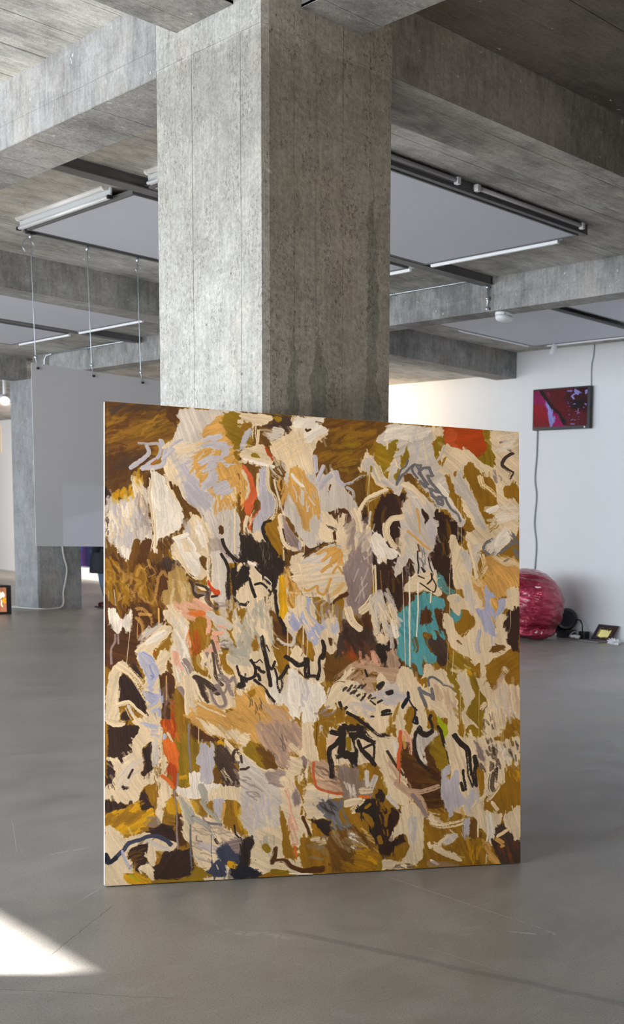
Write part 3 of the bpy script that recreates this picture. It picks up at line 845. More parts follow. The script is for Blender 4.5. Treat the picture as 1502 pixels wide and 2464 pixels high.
sw w=2.3 108,756 112,770
bK k=0.2 a=80 33,662 51,672 68,688 83,714 87,730 89,761 74,751 54,730 31,737 31,695
bK k=0.3 a=50 58,639 72,644 81,676 62,658
bK k=0.2 33,769 43,749 56,769
bC k=0.12 a=-75 4,699 12,658 18,644 33,632 49,639 51,655 35,658 31,700 29,739 33,769 2,768
sC w=16.3 d=0.75 33,644 54,660 72,683 87,714
sC w=10.7 d=0.4 31,737 51,732 68,747 85,765
sL w=9.3 d=0.6 49,742 60,765
sC w=1.9 60,679 83,719
bD k=0.3 a=85 121,670 147,655 151,681 153,714 142,719 142,770 125,770 125,719
bU k=0.2 a=85 136,629 147,615 148,658 138,660
sT w=2.8 d=0.2 134,667 134,724
bX k=0.1 a=88 147,718 152,721 153,736 150,770 143,770 144,733
hM a=85 w=6.1 l=39.6 n=7 o=0.4 125,681 151,681 142,766 125,766
sX w=4.7 d=0.6 108,606 112,620
bC k=0.12 a=82 125,512 151,500 173,516 185,544 181,577 188,625 194,648 198,700 203,767 185,762 172,715 157,691 147,648 142,615 147,566 145,549
hL a=80 w=7.9 l=55.9 n=16 o=0.6 151,530 181,525 190,648 172,660 153,601
hW a=80 w=6.1 l=60.6 n=12 o=0.8 149,544 181,544 181,696 155,648
ss w=10.3 d=0.6 153,611 157,636 164,653
sM w=7.9 d=0.5 164,696 177,715 183,724
sM w=10.3 d=0.6 175,632 185,648 192,670
sM w=7 d=0.6 o=0.6 192,672 203,708 224,734
sC w=18.6 d=0.3 196,667 205,703 222,734 257,753
sC w=16.3 d=0.2 181,672 185,719 187,762
hO a=60 w=5.6 l=28 n=6 o=0.5 151,681 166,719 170,771 151,766
hs a=20 w=9.3 l=30.3 n=22 o=0.6 166,497 225,486 233,515 194,534 168,516
hr a=15 w=5.6 l=21 n=9 o=0.5 181,511 229,505 229,515 194,520
ss w=11.7 d=0.5 199,482 216,496 231,505
sC w=9.3 d=0.4 138,497 151,516 160,521
ss w=8.4 d=0.6 227,517 231,543 227,562
bO k=0.3 a=75 203,525 222,524 220,553 225,567 238,577 225,596 216,615 211,643 238,677 203,655 194,643 203,610 198,565
bX k=0.3 o=0.6 a=85 198,553 211,572 207,615 196,610 194,577
hr a=85 w=4.7 l=28 n=7 o=0.45 179,558 201,558 194,613 181,613
hL a=35 w=11.7 l=32.6 n=8 o=0.9 236,510 266,538 262,543 242,529
hL a=60 w=10.7 l=32.6 n=8 o=0.8 242,538 268,548 273,576 255,572
ss w=7.9 d=0.4 251,545 266,550
ss w=7.9 d=0.4 242,562 260,562
sC w=1.9 269,509 268,581
bC k=0.1 a=75 220,601 238,577 257,596 255,643 268,658 288,672 288,715 290,744 266,749 238,734 220,739 211,705 194,662 224,672 238,679 224,651 209,636
ss w=14 d=0.4 242,572 246,596 225,601
sM w=5.1 d=0.5 225,610 231,631 222,639
sL w=11.7 d=0.4 260,586 275,591 282,595
hZ a=0 w=4.7 l=18.6 n=10 o=0.35 255,579 291,578 291,602 255,603
sZ w=6.1 d=0.4 o=0.8 238,581 246,610 251,636 260,662 268,679
sZ w=6.1 d=0.4 o=0.9 238,610 242,643 246,670 260,689
sZ w=9.3 d=0.3 198,670 220,682 235,693 251,708
bZ k=0.3 a=60 203,679 216,684 224,710 231,732 222,732 211,708
sM w=7 d=0.2 235,703 242,729 255,744 266,737 262,713 246,691
sM w=5.6 d=0.2 238,710 251,705 266,708 271,686 253,674 255,701
sM w=5.1 d=0.3 253,665 266,670 277,682 286,670 293,689
sM w=9.3 d=0.5 275,689 284,710
sC w=5.6 d=0.3 231,615 227,643 238,672
hO a=60 w=7 l=35 n=6 o=0.6 251,615 275,624 286,660 264,648
bC k=0.1 a=80 275,607 291,614 313,622 313,730 299,720 290,701 295,684 286,655 268,624
ha a=30 w=10.3 l=37.3 n=12 o=0.6 277,595 313,590 313,636 291,629
bB k=0.2 290,696 302,682 302,667 313,665 313,694 299,701
sB w=4.7 d=0.3 294,643 299,663 306,670
bT k=0.15 a=20 190,753 205,729 238,739 268,756 290,744 290,715 313,725 313,773 185,771
sC w=6.1 d=0.5 205,731 229,746 266,763
hL a=50 w=3.7 l=21 n=5 o=0.5 190,734 216,753 211,771 194,767
bB k=0.3 a=80 304,390 326,390 326,404 322,421 304,441
bB k=0.3 a=80 342,389 371,393 403,387 394,412 389,429 378,453 371,437 358,430 349,411
bC k=0.08 a=85 331,394 342,404 351,420 349,435 337,433 333,447 324,419
sB w=5.6 d=0.2 322,423 328,447 335,469
sB w=4.2 d=0.2 336,438 349,434 360,442 371,456
sB w=4.2 d=0.2 337,394 353,413 371,415
sL w=5.1 d=0.6 358,420 371,434 360,451
sB w=7 d=0.5 369,403 374,424 378,446 369,463 367,502
sB w=5.6 d=0.1 304,487 313,490 319,483
bO k=0.2 304,500 319,498 315,513 304,525
ha a=78 w=7.9 l=46.6 n=26 o=0.6 319,493 367,495 378,558 378,592 317,597
ha a=80 w=7 l=41.9 n=14 o=0.5 304,535 326,534 324,631 304,631
hC a=70 w=4.7 l=41.9 n=10 o=0.6 315,498 371,509 380,563 317,559
bD k=0.3 a=80 358,476 367,490 380,524 394,538 412,553 414,567 394,567 382,553 376,519
sB w=7.9 d=0.5 383,453 385,485 392,519 403,543 405,560
bO k=0.3 a=85 331,575 344,580 346,607 330,604
sD w=7 d=0.4 o=0.7 351,578 357,592
bY k=0.25 a=85 394,416 405,411 410,448 412,484 419,513 419,523 398,522 394,485 390,456
bT k=0.2 a=75 410,396 419,408 426,428 440,435 444,459 435,467 430,489 417,496 412,465 417,455 408,431
hO a=80 w=4.2 l=35 n=6 o=0.7 408,401 440,435 430,489 417,494
sZ w=2.8 d=0.5 421,386 426,420
sL w=3.7 d=0.5 417,465 410,440
bC k=0.1 a=-10 426,386 549,382 559,431 556,449 533,462 514,482 486,465 463,466 444,457 431,428
hL a=-20 w=9.3 l=37.3 n=12 o=0.5 463,385 547,397 547,442 454,444
sT w=6.1 d=0.1 449,444 458,451 472,444 484,438 484,453 498,459 507,448 516,420
sT w=7 d=0.2 495,399 509,386 516,383
sT w=6.1 d=0.1 521,403 533,385 545,405
sT w=9.3 d=0.6 o=0.7 509,465 533,449 547,432
sC w=2.8 442,386 449,434 449,586
bM k=0.25 a=80 547,382 614,380 614,462 602,488 587,503 568,501 554,489 559,444
hM a=-70 w=5.6 l=51.3 n=8 o=0.8 556,397 604,395 592,493 559,486
hL a=-72 w=4.2 l=46.6 n=6 o=0.5 568,396 614,395 599,485 566,481
bK k=0.25 a=85 628,379 653,379 653,457 630,457
sC w=3.7 625,380 628,462 628,587
sC w=1.9 619,380 622,455
sT w=3.3 d=0.5 o=0.5 638,394 642,444
hM a=85 w=7 l=44.3 n=26 o=0.5 472,468 556,461 568,536 542,553 490,532
hL a=85 w=5.6 l=44.3 n=14 o=0.5 472,468 556,481 563,541 490,532
bD k=0.2 a=-30 530,467 556,451 559,459 535,474 509,490
bC k=0.08 a=80 430,469 449,464 472,478 479,512 490,532 509,517 530,521 537,556 542,588 518,613 502,606 497,679 481,687 462,670 449,645 416,645 419,616 433,586 449,601 472,633 479,606 472,586 458,567 444,535 430,562 412,548 401,523 417,504 433,508
bv k=0.12 a=60 449,469 467,471 463,503 477,522 502,541 493,556 483,591 474,586 476,566 463,571 456,552 444,533 428,555 417,533 421,504 440,518 449,493
sC w=11.7 d=0.2 451,471 453,493 460,518 472,535
sV w=4.7 456,493 463,508
hC a=60 w=3.3 l=21 n=7 o=0.9 430,513 463,537 483,561 458,552
hv a=85 w=7 l=23.3 n=6 o=0.6 500,529 535,531 537,556 509,554
bO k=0.3 a=80 433,569 444,557 449,591 458,576 474,593 476,618 469,625 460,621 458,594 444,586
sC w=2.3 460,576 458,616
sL w=7 d=0.6 414,550 430,567 423,589 403,589 387,575
sL w=2.3 d=0.4 369,568 380,592 391,599
sC w=2.1 412,548 413,621
bZ k=0.3 a=85 542,556 566,536 592,550 611,520 628,587 637,630 604,640 580,615 551,605 528,618
bD k=0.3 a=70 592,520 613,505 628,550 611,545
hX a=70 w=9.3 l=35 n=16 o=0.22 544,581 628,585 637,640 556,630
hK a=80 w=9.3 l=46.6 n=14 o=0.5 544,541 623,540 628,605 556,605
bU k=0.3 a=20 497,640 532,630 547,655 516,675 500,665
bB k=0.2 628,587 652,579 652,645 637,635
sC w=14 d=0.3 559,496 568,526 587,545
sC w=16.3 d=0.2 592,500 606,488 621,465
hL a=85 w=9.3 l=55.9 n=14 o=0.7 614,480 653,464 652,569 628,565
bC k=0.1 a=85 616,487 625,505 628,555 633,570 652,569 652,579 635,585 625,570 616,520
sZ w=2.8 d=0.3 640,535 637,555 630,562
hp a=-50 w=10.3 l=32.6 n=18 o=0.6 523,675 556,620 604,630 637,645 616,692
hp a=5 w=10.3 l=35 n=14 o=0.6 575,620 647,645 652,675 604,680
hs a=70 w=7 l=32.6 n=8 o=0.6 556,618 628,605 640,635 580,635
bC k=0.1 a=-50 528,680 547,662 568,642 568,655 554,675 580,680 601,692 627,705 652,735 652,809 613,809 594,779 561,757 551,779 556,808 530,783 523,754 502,748 499,729 514,694
hV a=40 w=11.7 l=30.3 n=6 o=0.5 568,739 615,740 613,770 570,759
hV a=-10 w=11.7 l=21 n=4 o=0.6 628,700 652,680 652,730 627,730
ha a=30 w=6.1 l=23.3 n=10 o=0.4 547,689 592,690 603,725 556,729
hp a=60 w=7.9 l=23.3 n=8 o=0.6 573,655 616,667 615,707 589,695
sp w=11.7 d=0.3 587,680 604,705 620,702 613,682
sB w=2.3 d=0.4 518,689 532,680 549,682
sB w=2.3 d=0.3 516,692 507,721 502,748
hB a=-40 w=5.1 l=10.7 n=14 o=0.85 537,689 604,692 637,725 592,729 568,727
sB w=6.1 d=0.2 537,734 544,754 553,747
sB w=6.1 d=0.2 556,760 577,772 594,787 618,805
hB a=20 w=9.3 l=18.6 n=10 o=0.9 546,791 591,794 591,808 546,808
sB w=4.2 d=0.2 615,725 627,722 639,727 627,740 613,730
sB w=7.9 d=0.2 632,687 642,685
sB w=6.5 d=0.2 642,757 652,760
sB w=4.7 615,770 620,770
sB w=5.6 d=0.3 601,652 606,667
bW k=0.12 a=85 416,650 430,645 439,660 458,674 476,684 497,694 502,729 490,748 478,765 476,806 453,806 441,777 416,767 403,743 384,735 371,713 369,694 378,655 385,674 398,708 412,679
hV a=80 w=10.3 l=46.6 n=8 o=0.5 435,674 472,692 462,741 439,728
hW a=85 w=11.7 l=46.6 n=12 o=0.8 412,679 495,699 476,790 421,752
hO a=85 w=3.7 l=23.3 n=8 o=0.5 428,753 444,740 448,802 435,801
bC k=0.05 a=80 419,616 430,589 439,589 458,616 472,633 479,613 493,606 502,620 497,640 500,679 481,677 486,677 453,667 439,648 416,645
sB w=7.9 d=0.2 407,618 423,628 439,640 451,635
sB w=11.7 d=0.4 458,625 458,650 460,662
sB w=7.9 d=0.1 455,668 469,667 486,671
sB w=6.1 d=0.1 483,675 488,650 488,625 497,611
sB w=10.3 d=0.2 497,581 500,598 497,618
sD w=9.3 d=0.4 516,573 518,586
sM w=2.3 d=0.4 444,616 449,606
bC k=0.08 a=75 326,607 348,604 357,607 371,611 378,606 382,623 382,653 371,631 369,674 373,694 348,679 333,669 326,631
sB w=7 d=0.3 351,570 355,594 362,619 366,645 371,691
sB w=3.3 d=0.3 362,590 369,606
sB w=5.6 d=0.3 327,628 336,645 335,667 317,674 304,667
sB w=4.7 d=0.2 328,631 339,633 348,626 355,636
bB k=0.2 337,639 346,643 362,662 357,665 342,653
bB k=0.2 339,657 348,665 352,682 346,684 340,672
sB w=4.7 d=0.3 366,636 375,650 381,631
sB w=6.1 d=0.2 382,650 387,670 387,689 394,706 400,687 398,670
sB w=7 d=0.2 412,643 403,662 394,672
sB w=5.6 d=0.1 335,677 348,689 360,701 371,720 381,730
sB w=1.9 381,730 380,762
bB k=0.2 304,669 313,674 312,689 304,696
bT k=0.15 a=50 317,708 339,694 355,699 366,737 403,740 416,767 403,801 303,803 304,722
bO k=0.3 a=20 319,706 337,698 339,711 324,718
hp a=45 w=7.9 l=41.9 n=24 o=0.6 364,745 405,743 439,806 341,804
hZ a=70 w=2.3 l=25.6 n=10 o=0.6 317,720 357,728 357,766 330,766
hL a=50 w=4.7 l=18.6 n=6 o=0.5 339,785 371,786 366,804 344,804
bO k=0.3 a=80 528,739 549,759 551,779 535,788 528,778
bO k=0.4 a=10 478,787 513,783 516,807 476,806
hM a=-20 w=6.1 l=23.3 n=8 o=0.6 485,753 518,749 516,783 495,788
sC w=1.6 521,408 519,521
st w=18.6 d=0.7 o=0.8 789,411 802,434 819,444
bt k=0.12 a=75 683,510 692,497 712,479 729,456 747,451 769,455 799,465 801,488 784,493 779,519 794,534 801,567 791,567 779,547 764,554 746,552 749,570 761,595 779,615 776,631 764,636 744,618 744,666 736,666 729,641 717,631 712,641 695,626 680,606 678,586 685,560
hu a=60 w=7 l=37.3 n=12 o=0.5 688,515 739,464 734,600 692,591
bD k=0.3 a=85 742,499 754,491 766,488 768,529 754,529 740,532
sU w=9.3 d=0.5 o=0.8 722,570 729,590 727,600
sO w=14 d=0.4 754,557 761,560
st w=7.9 d=0.3 771,554 774,565
bD k=0.3 a=70 776,496 794,498 794,529 804,559 801,539 789,549
bt k=0.15 a=70 814,503 837,492 844,502 834,523 819,515
ht a=60 w=7 l=18.6 n=5 o=0.5 804,459 854,466 844,471 819,462
bC k=0.08 a=-20 697,437 712,414 734,398 779,396 784,427 794,449 784,457 764,448 729,446 715,449
sB w=2.8 d=0.1 734,403 749,410
sB w=2.8 d=0.1 739,423 759,438 774,446 779,427 769,407 772,397
sB w=2.8 d=0.1 767,397 769,412 757,425
sC w=3.3 767,445 766,473
sW w=2.3 694,399 697,500 701,641
sW w=3.3 711,406 711,525 712,641
sW w=2.8 733,423 733,499 729,563
sC w=1.4 814,395 814,505 806,651
sC w=1.4 833,436 833,456
hL a=70 w=9.3 l=55.9 n=22 o=0.75 632,458 661,450 685,505 680,561 632,571
bC k=0.1 a=80 632,561 658,563 656,576 639,586 632,581
sW w=11.7 d=0.4 670,525 678,561
hC a=75 w=5.6 l=46.6 n=8 o=0.8 632,471 656,463 678,513 639,561
sB w=2.8 d=0.4 641,531 637,551
bp k=0.3 a=80 656,604 670,596 685,611 685,641 670,661 653,634
bp k=0.2 a=5 632,644 685,649 680,671 670,684 646,674 631,661
bC k=0.08 a=80 690,641 714,646 724,671 754,697 754,666 739,676 749,651 751,636 761,632 771,641 774,651 793,646 808,666 829,702 833,753 838,835 803,834 808,779 803,774 783,773 768,748 753,803 768,814 758,833 724,832 729,793 714,832 680,831 675,792 646,802 631,831 631,666 670,686 682,656
hV a=10 w=16.3 l=37.3 n=10 o=0.5 631,686 675,689 680,727 636,741
hB a=-30 w=7.9 l=11.7 n=3 o=0.9 631,686 641,684 639,694
sB w=10.7 d=0.3 656,709 665,706
sB w=11.7 d=0.3 646,761 658,759
sB w=4.7 d=0.4 631,734 641,729
hO a=-70 w=5.6 l=28 n=6 o=0.6 675,747 687,747 680,777 651,787
bO k=0.2 a=-75 707,750 724,747 719,783 709,823 702,802 699,772
bO k=0.2 a=80 753,745 768,763 778,773 771,793 758,778
bN k=0.1 a=-70 704,704 710,714 709,727 699,744 692,756 691,744 696,727 702,722
sN w=3.3 710,729 719,745 729,755
sN w=5.6 d=0.1 724,752 725,767 719,785 729,790
sN w=7.9 d=0.2 727,775 729,788
sB w=6.5 d=0.1 721,832 726,813 736,798 743,813 753,820 766,814 767,793 761,778 765,769
bl k=0.08 a=75 782,773 786,769 793,784 806,799 808,817 806,834 798,834 793,814 783,796
sB w=7 d=0.2 783,799 791,814 796,834
sg w=7 d=0.2 736,699 741,717 751,742
sg w=7 d=0.2 736,702 751,712 766,720 771,730 768,702
sg w=5.1 d=0.4 761,692 759,674 769,669 788,679 798,689 813,692 829,707
hp a=75 w=5.6 l=37.3 n=18 o=0.45 773,697 823,707 833,766 778,738
bR k=0.1 a=88 683,812 688,806 691,827 689,832 683,832
ss w=11.7 d=0.6 697,812 706,830
sC w=14 d=0.3 768,737 793,753 803,768
bC k=0.08 a=80 824,395 872,393 885,440 900,457 931,521 931,547 967,573 980,588 946,609 923,625 910,641 910,666 920,697 912,726 900,715 872,669 895,672 892,630 877,641 869,620 836,607 819,590 809,564 799,534 798,500 806,500 824,515 829,538 842,559 859,538 870,517 864,497 844,492 837,507 821,492 814,472 805,462 814,454 834,451 854,461 847,435 834,438
bL k=0.1 829,459 842,459 842,471 829,477
bO k=0.3 a=-60 864,507 880,512 880,532 864,548 849,559 854,538
sU w=4.7 d=0.4 834,574 844,584
hL a=80 w=11.7 l=39.6 n=7 o=0.6 855,422 880,445 880,486 862,481
sV w=11.7 d=0.3 892,548 887,579 890,599
sL w=11.7 d=0.3 928,547 928,584
bT k=0.35 a=60 880,409 944,391 999,390 999,421 970,432 968,453 944,454 941,521 931,521 926,495 905,480 900,465 885,445
hC a=60 w=7 l=21 n=8 o=0.5 880,409 906,423 931,469 918,480
bv k=0.12 a=75 911,421 916,439 931,444 936,454 923,459 921,480 931,488 934,516 918,501 931,532 936,555 923,560 913,545 903,545 895,517 885,489 890,481 903,491 908,460 903,439
bv k=0.1 a=-60 944,461 962,458 965,474 954,498 934,513 931,501 941,490
bC k=0.1 a=80 968,430 991,426 999,442 999,494 967,487 960,474 965,453
bC k=0.05 a=80 936,526 947,505 965,503 970,573 939,578
bK k=0.15 a=80 967,490 983,489 994,473 999,481 998,604 983,599 978,583 967,575 967,552 957,526 954,521 967,510
sC w=1.9 975,492 975,531 969,552
bO k=0.2 a=-30 910,641 926,625 954,612 983,599 998,606 998,690 964,692 951,651 931,690 913,672
bU k=0.2 a=10 926,589 962,583 957,596 926,604
bG k=0.25 a=60 814,615 844,610 869,641 879,666 900,718 910,731 899,780 904,836 838,835 841,779 829,702 808,666
hC a=30 w=7 l=25.6 n=12 o=0.5 809,625 864,641 854,672 824,666
bY k=0.3 o=0.7 a=50 849,646 869,654 872,672 862,661
bC k=0.12 a=80 831,671 854,651 867,692 879,718 869,738 854,764 869,780 889,806 864,795 853,835 849,795 841,764 851,743 841,702
hL a=80 w=4.7 l=37.3 n=10 o=0.5 836,666 864,677 864,738 849,728
sC w=1.6 841,697 841,795
sC w=1.6 824,600 821,664
sC w=1.6 891,702 889,831
sC w=1.9 895,630 893,672
bC k=0.15 a=82 913,692 931,703 954,659 964,690 998,698 998,784 964,765 961,796 943,822 917,836 899,836 905,754 915,728
bp k=0.3 o=0.7 a=-60 949,656 962,661 946,685 933,703 928,700
hp a=82 w=5.1 l=41.9 n=14 o=0.4 920,703 996,698 993,771 930,796
hL a=82 w=5.6 l=46.6 n=12 o=0.7 923,703 996,703 993,776 930,796
hZ a=75 w=3.7 l=18.6 n=12 o=0.45 902,754 930,765 941,830 902,829
bO k=0.3 a=60 964,796 998,781 998,838 951,837 954,822
sC w=11.7 d=0.4 959,646 967,653
sC w=10.7 d=0.4 905,739 897,749
sB w=7 d=0.3 828,828 833,835
bO k=0.2 a=80 841,795 854,805 848,835 838,835
sC w=14 d=0.3 10,773 22,778 35,778
bC k=0.1 a=60 58,769 117,770 125,793 125,822 117,835 115,868 117,892 104,882 102,840 104,823 91,828 81,839 79,858 87,870 79,891 79,909 108,882 121,901 125,920 91,928 81,942 74,961 58,969 33,969 2,959 2,928 18,921 22,898 20,880 8,864 22,862 37,877 45,862 56,850 60,823 74,792 64,783
hL a=-50 w=7 l=37.3 n=10 o=0.6 45,862 79,853 79,909 33,927
hv a=10 w=6.1 l=25.6 n=9 o=0.6 85,772 125,784 125,819 104,819
bK k=0.15 a=80 104,823 102,847 101,870 108,882 95,896 81,909 80,895 87,877 87,861 81,851 83,839
sK w=3.3 d=0.5 60,890 51,909
bK k=0.3 43,926 53,935 36,935
hK a=70 w=1.4 l=14 n=12 o=0.6 4,916 20,917 20,935 4,930
bC k=0.15 a=85 117,882 125,883 146,935 142,973 134,996 125,1014 119,1016 108,995 114,972 115,934
bL k=0.3 a=85 105,826 117,826 119,873 104,882
hU a=80 w=2.3 l=18.6 n=12 o=0.5 108,887 121,887 121,934 104,924
bC k=0.1 a=85 119,793 125,807 127,840 136,874 138,892 136,906 127,902 121,864
bX k=0.3 a=80 125,770 151,770 152,808 147,817 138,812 129,798 125,789
hr a=80 w=3.3 l=28 n=8 o=0.7 127,775 151,775 151,817 129,803
br k=0.25 a=78 127,815 138,819 153,829 159,848 160,898 151,912 144,893 136,871 129,848
bX k=0.25 a=85 142,878 157,888 155,935 146,935 146,907 138,902 132,885 138,878
sC w=6.1 d=0.3 136,805 145,824
sr w=9.3 d=0.6 o=0.6 157,808 162,820
sr w=9.3 d=0.4 125,908 138,918 146,933
sv w=7.9 131,811 131,813
bK k=0.25 a=60 74,961 83,942 95,943 104,976 79,991 72,968
bK k=0.2 a=80 2,959 33,969 60,970 16,991 4,990
bY k=0.35 a=-30 4,995 60,972 74,968 81,991 100,978 108,995 108,1013 74,1026 70,1037 49,1050 28,1038 12,1025 2,1023
hO a=-40 w=10.3 l=25.6 n=16 o=0.7 4,995 74,970 74,1017 12,1014
bO k=0.3 a=80 89,938 104,938 114,948 108,976 100,971 93,957
bO k=0.4 a=5 125,1000 155,950 170,1002 172,1030 155,1032 129,1019
bY k=0.3 a=80 142,958 155,954 170,997 157,1001 138,996
sC w=11.7 d=0.6 121,995 119,1016
bM k=0.3 o=0.7 a=-10 89,1013 108,999 121,1019 121,1028 95,1029
bK k=0.2 a=10 89,1038 108,1030 123,1019 146,1032 155,1049 159,1068 138,1064 108,1049
bD k=0.5 a=80 155,1006 176,1007 185,1055 170,1080 159,1072
sM w=3.7 d=0.2 152,945 157,983 157,1042 161,1105
sM w=3.3 d=0.2 159,902 157,926 153,945
bC k=0.1 a=60 2,1025 16,1026 37,1045 49,1053 74,1040 89,1038 117,1049 155,1067 155,1079 146,1088 117,1084 95,1071 74,1070 51,1078 53,1095 74,1115 62,1132 41,1136 62,1156 1,1160
bK k=0.2 a=-60 51,1078 74,1070 95,1071 89,1097 100,1118 114,1117 125,1089 155,1086 189,1086 194,1107 189,1142 159,1152 125,1153 108,1149 104,1135 74,1129 62,1114
sL w=7.9 d=0.6 95,1060 117,1072 138,1083
bC k=0.15 a=80 95,1074 108,1072 112,1084 108,1117 100,1118 89,1097
bC k=0.15 a=80 81,1117 97,1118 107,1135 107,1156 95,1146 87,1136 72,1126
hU a=-20 w=3.3 l=25.6 n=10 o=0.6 53,1078 85,1071 78,1105 53,1099
hO a=-60 w=3.3 l=16.3 n=5 o=0.6 62,1107 78,1108 70,1126 62,1119
bY k=0.3 a=30 39,1138 64,1130 78,1140 104,1156 91,1160 51,1156
bG k=0.3 a=5 104,1157 121,1152 159,1154 189,1150 226,1149 226,1161 138,1162 104,1161
sl w=3.3 d=0.5 53,1137 74,1152
sn w=8.4 d=0.2 1,1087 10,1102 24,1093 39,1078 51,1062 74,1056 100,1049 119,1051 134,1062 142,1071
sN w=9.3 d=0.2 1,1087 4,1099 10,1104 22,1095
sv w=6.1 d=0.5 35,1082 45,1106 55,1123
sM w=5.1 d=0.1 184,785 184,818 188,899
sC w=2.1 206,792 206,830
bT k=0.25 a=35 187,771 313,772 313,852 295,835 268,824 242,814 220,804 203,788
bC k=0.2 a=50 207,771 229,781 251,795 277,820 257,817 224,805 216,792
bC k=0.2 a=50 242,776 268,798 295,801 306,820 297,832 277,815 255,796
hO a=40 w=3.3 l=25.6 n=6 o=0.3 203,771 290,772 313,821 268,810
bV k=0.1 a=85 213,828 222,831 229,845 233,831 240,836 242,881 237,891 240,924 224,928 211,925 209,885 200,882 203,861
bW k=0.1 a=85 187,901 209,899 211,928 237,926 259,934 268,958 246,967 224,962 187,965 159,950 155,935 185,936
sO w=4.7 d=0.3 205,885 205,897
sY w=7 d=0.6 253,827 259,839
sU w=11.7 d=0.3 246,896 248,924
bZ k=0.45 a=60 244,841 266,839 286,854 290,878 297,899 301,921 295,940 295,964 279,954 266,939 257,927 259,906 246,881
hC a=55 w=2.8 l=21 n=6 o=0.6 246,886 277,906 279,925 255,905
hC a=-40 w=2.8 l=14 n=4 o=0.6 268,934 286,940 288,957
bC k=0.3 a=60 259,822 277,834 290,844 313,864 313,888 299,883 290,863 275,851
sZ w=5.6 d=0.3 290,849 286,863 290,875 304,878 301,861 292,849
sZ w=4.7 d=0.3 299,885 312,897 306,907
hM a=40 w=4.7 l=23.3 n=7 o=0.6 295,902 313,907 313,946 299,940
bC k=0.12 a=60 159,954 187,967 202,999 224,1009 259,1011 264,1035 299,1056 313,1073 313,1185 224,1164 211,1134 198,1110 192,1079 172,1059 170,1026 166,983
bC k=0.1 a=85 246,938 313,941 313,1032 297,1012 297,974 231,969 231,952
bV k=0.15 a=85 239,967 264,970 259,1011 250,1013 237,986
bL k=0.1 a=85 299,955 313,950 313,1037 303,1017
hY a=80 w=7 l=32.6 n=7 o=0.6 288,978 299,988 312,1042 290,1036
sT w=7 d=0.6 264,980 261,1006 253,1025
bY k=0.3 a=80 189,967 198,968 202,992 202,1003 194,991
bO k=0.3 a=85 229,971 239,967 235,991
sa w=14 d=0.4 211,935 218,952 220,971
sa w=10.3 d=0.5 213,971 226,990 242,1005 257,1025
ba k=0.3 a=60 166,952 176,972 189,989 194,998 196,1022 189,1027 176,1014 174,995
sg w=5.6 d=0.4 192,1005 213,1016 235,1024 257,1027
sa w=10.3 d=0.5 198,1010 220,1026 235,1040 242,1057
hM a=20 w=3.7 l=25.6 n=22 o=0.45 192,1020 257,1022 299,1056 290,1084 198,1074
hM a=25 w=3.3 l=28 n=12 o=0.5 198,1077 257,1082 257,1125 211,1122
hV a=20 w=7 l=28 n=6 o=0.5 198,1062 242,1072 242,1105 202,1103
sM w=3.3 d=0.4 202,1053 202,1063 213,1066
sM w=3.3 d=0.4 224,1004 215,1009 220,1018
bM k=0.5 a=-8 257,1073 313,1063 313,1121 268,1107
sg w=3.7 d=0.2 187,1026 188,1067 189,1145
sg w=2.8 d=0.4 235,1052 235,1124
sC w=2.3 192,1079 200,1119 215,1135
sB w=3.7 287,1031 290,1053 297,1060
sZ w=4.2 d=0.4 244,1062 250,1072
bn k=0.4 a=80 253,1079 275,1081 290,1101 313,1102 313,1123 268,1126 248,1110
bn k=0.3 a=80 242,1115 259,1120 266,1140 270,1154 246,1153 226,1147
bN k=0.3 a=80 274,1131 297,1123 313,1119 313,1157 281,1155
sY w=14 d=0.7 277,1124 286,1127
bG k=0.3 a=0 194,1126 202,1124 226,1138 226,1152 194,1147
sC w=2.3 246,1124 250,1134
sV w=2.8 d=0.4 266,1140 274,1150
bT k=0.3 a=60 303,797 326,797 348,815 348,832 326,831 303,855
bC k=0.2 a=30 303,809 324,814 323,850 303,852
bG k=0.3 a=50 326,824 344,839 375,869 391,896 359,907 332,884 312,855
bU k=0.4 a=40 337,841 377,856 393,891 366,900
bp k=0.35 a=60 344,783 430,784 448,819 451,848 430,853 416,867 444,917 430,916 412,901 389,891 380,864 350,836 341,802
hM a=62 w=5.6 l=39.6 n=24 o=0.4 346,788 439,794 439,853 398,891 357,837
hZ a=60 w=2.8 l=21 n=5 o=0.5 375,818 407,818 407,857 387,842
sC w=11.7 d=0.4 421,840 439,860 448,870
bC k=0.1 a=85 448,785 476,785 481,817 481,859 492,881 471,883 462,888 457,932 448,922 439,931 441,875 434,855 448,843
bC k=0.1 a=30 418,867 439,873 453,890 448,902 430,916 409,901 416,882
sM w=7.9 d=0.2 448,870 453,878 452,890
hU a=85 w=4.7 l=16.3 n=7 o=0.6 441,892 457,895 455,929 444,929
bC k=0.12 a=30 303,859 317,862 350,894 393,898 423,906 430,931 444,973 450,980 450,1017 471,1033 471,1062 462,1069 439,1070 441,1102 452,1147 429,1158 393,1131 400,1119 430,1121 439,1112 430,1082 398,1119 393,1134 357,1153 325,1137 317,1023 303,975
bL k=0.1 a=45 303,867 321,872 348,899 371,929 393,954 393,1003 389,1039 348,1039 334,1068 321,1048 303,1011
hC a=80 w=7.9 l=46.6 n=12 o=0.5 312,966 389,968 382,1051 339,1048
hV a=84 w=7.9 l=51.3 n=8 o=0.6 308,965 380,968 377,1026 325,1024
sZ w=4.7 d=0.2 303,896 314,896 320,892
sZ w=3.7 d=0.3 303,862 305,879
hM a=30 w=3.7 l=28 n=10 o=0.6 303,898 326,918 357,962 332,969 303,941
bM k=0.5 o=0.8 a=20 359,907 377,905 393,898 407,906 389,920 398,935 391,944 377,936
hs a=75 w=1.9 l=18.6 n=7 o=0.7 402,928 432,929 425,970 405,964
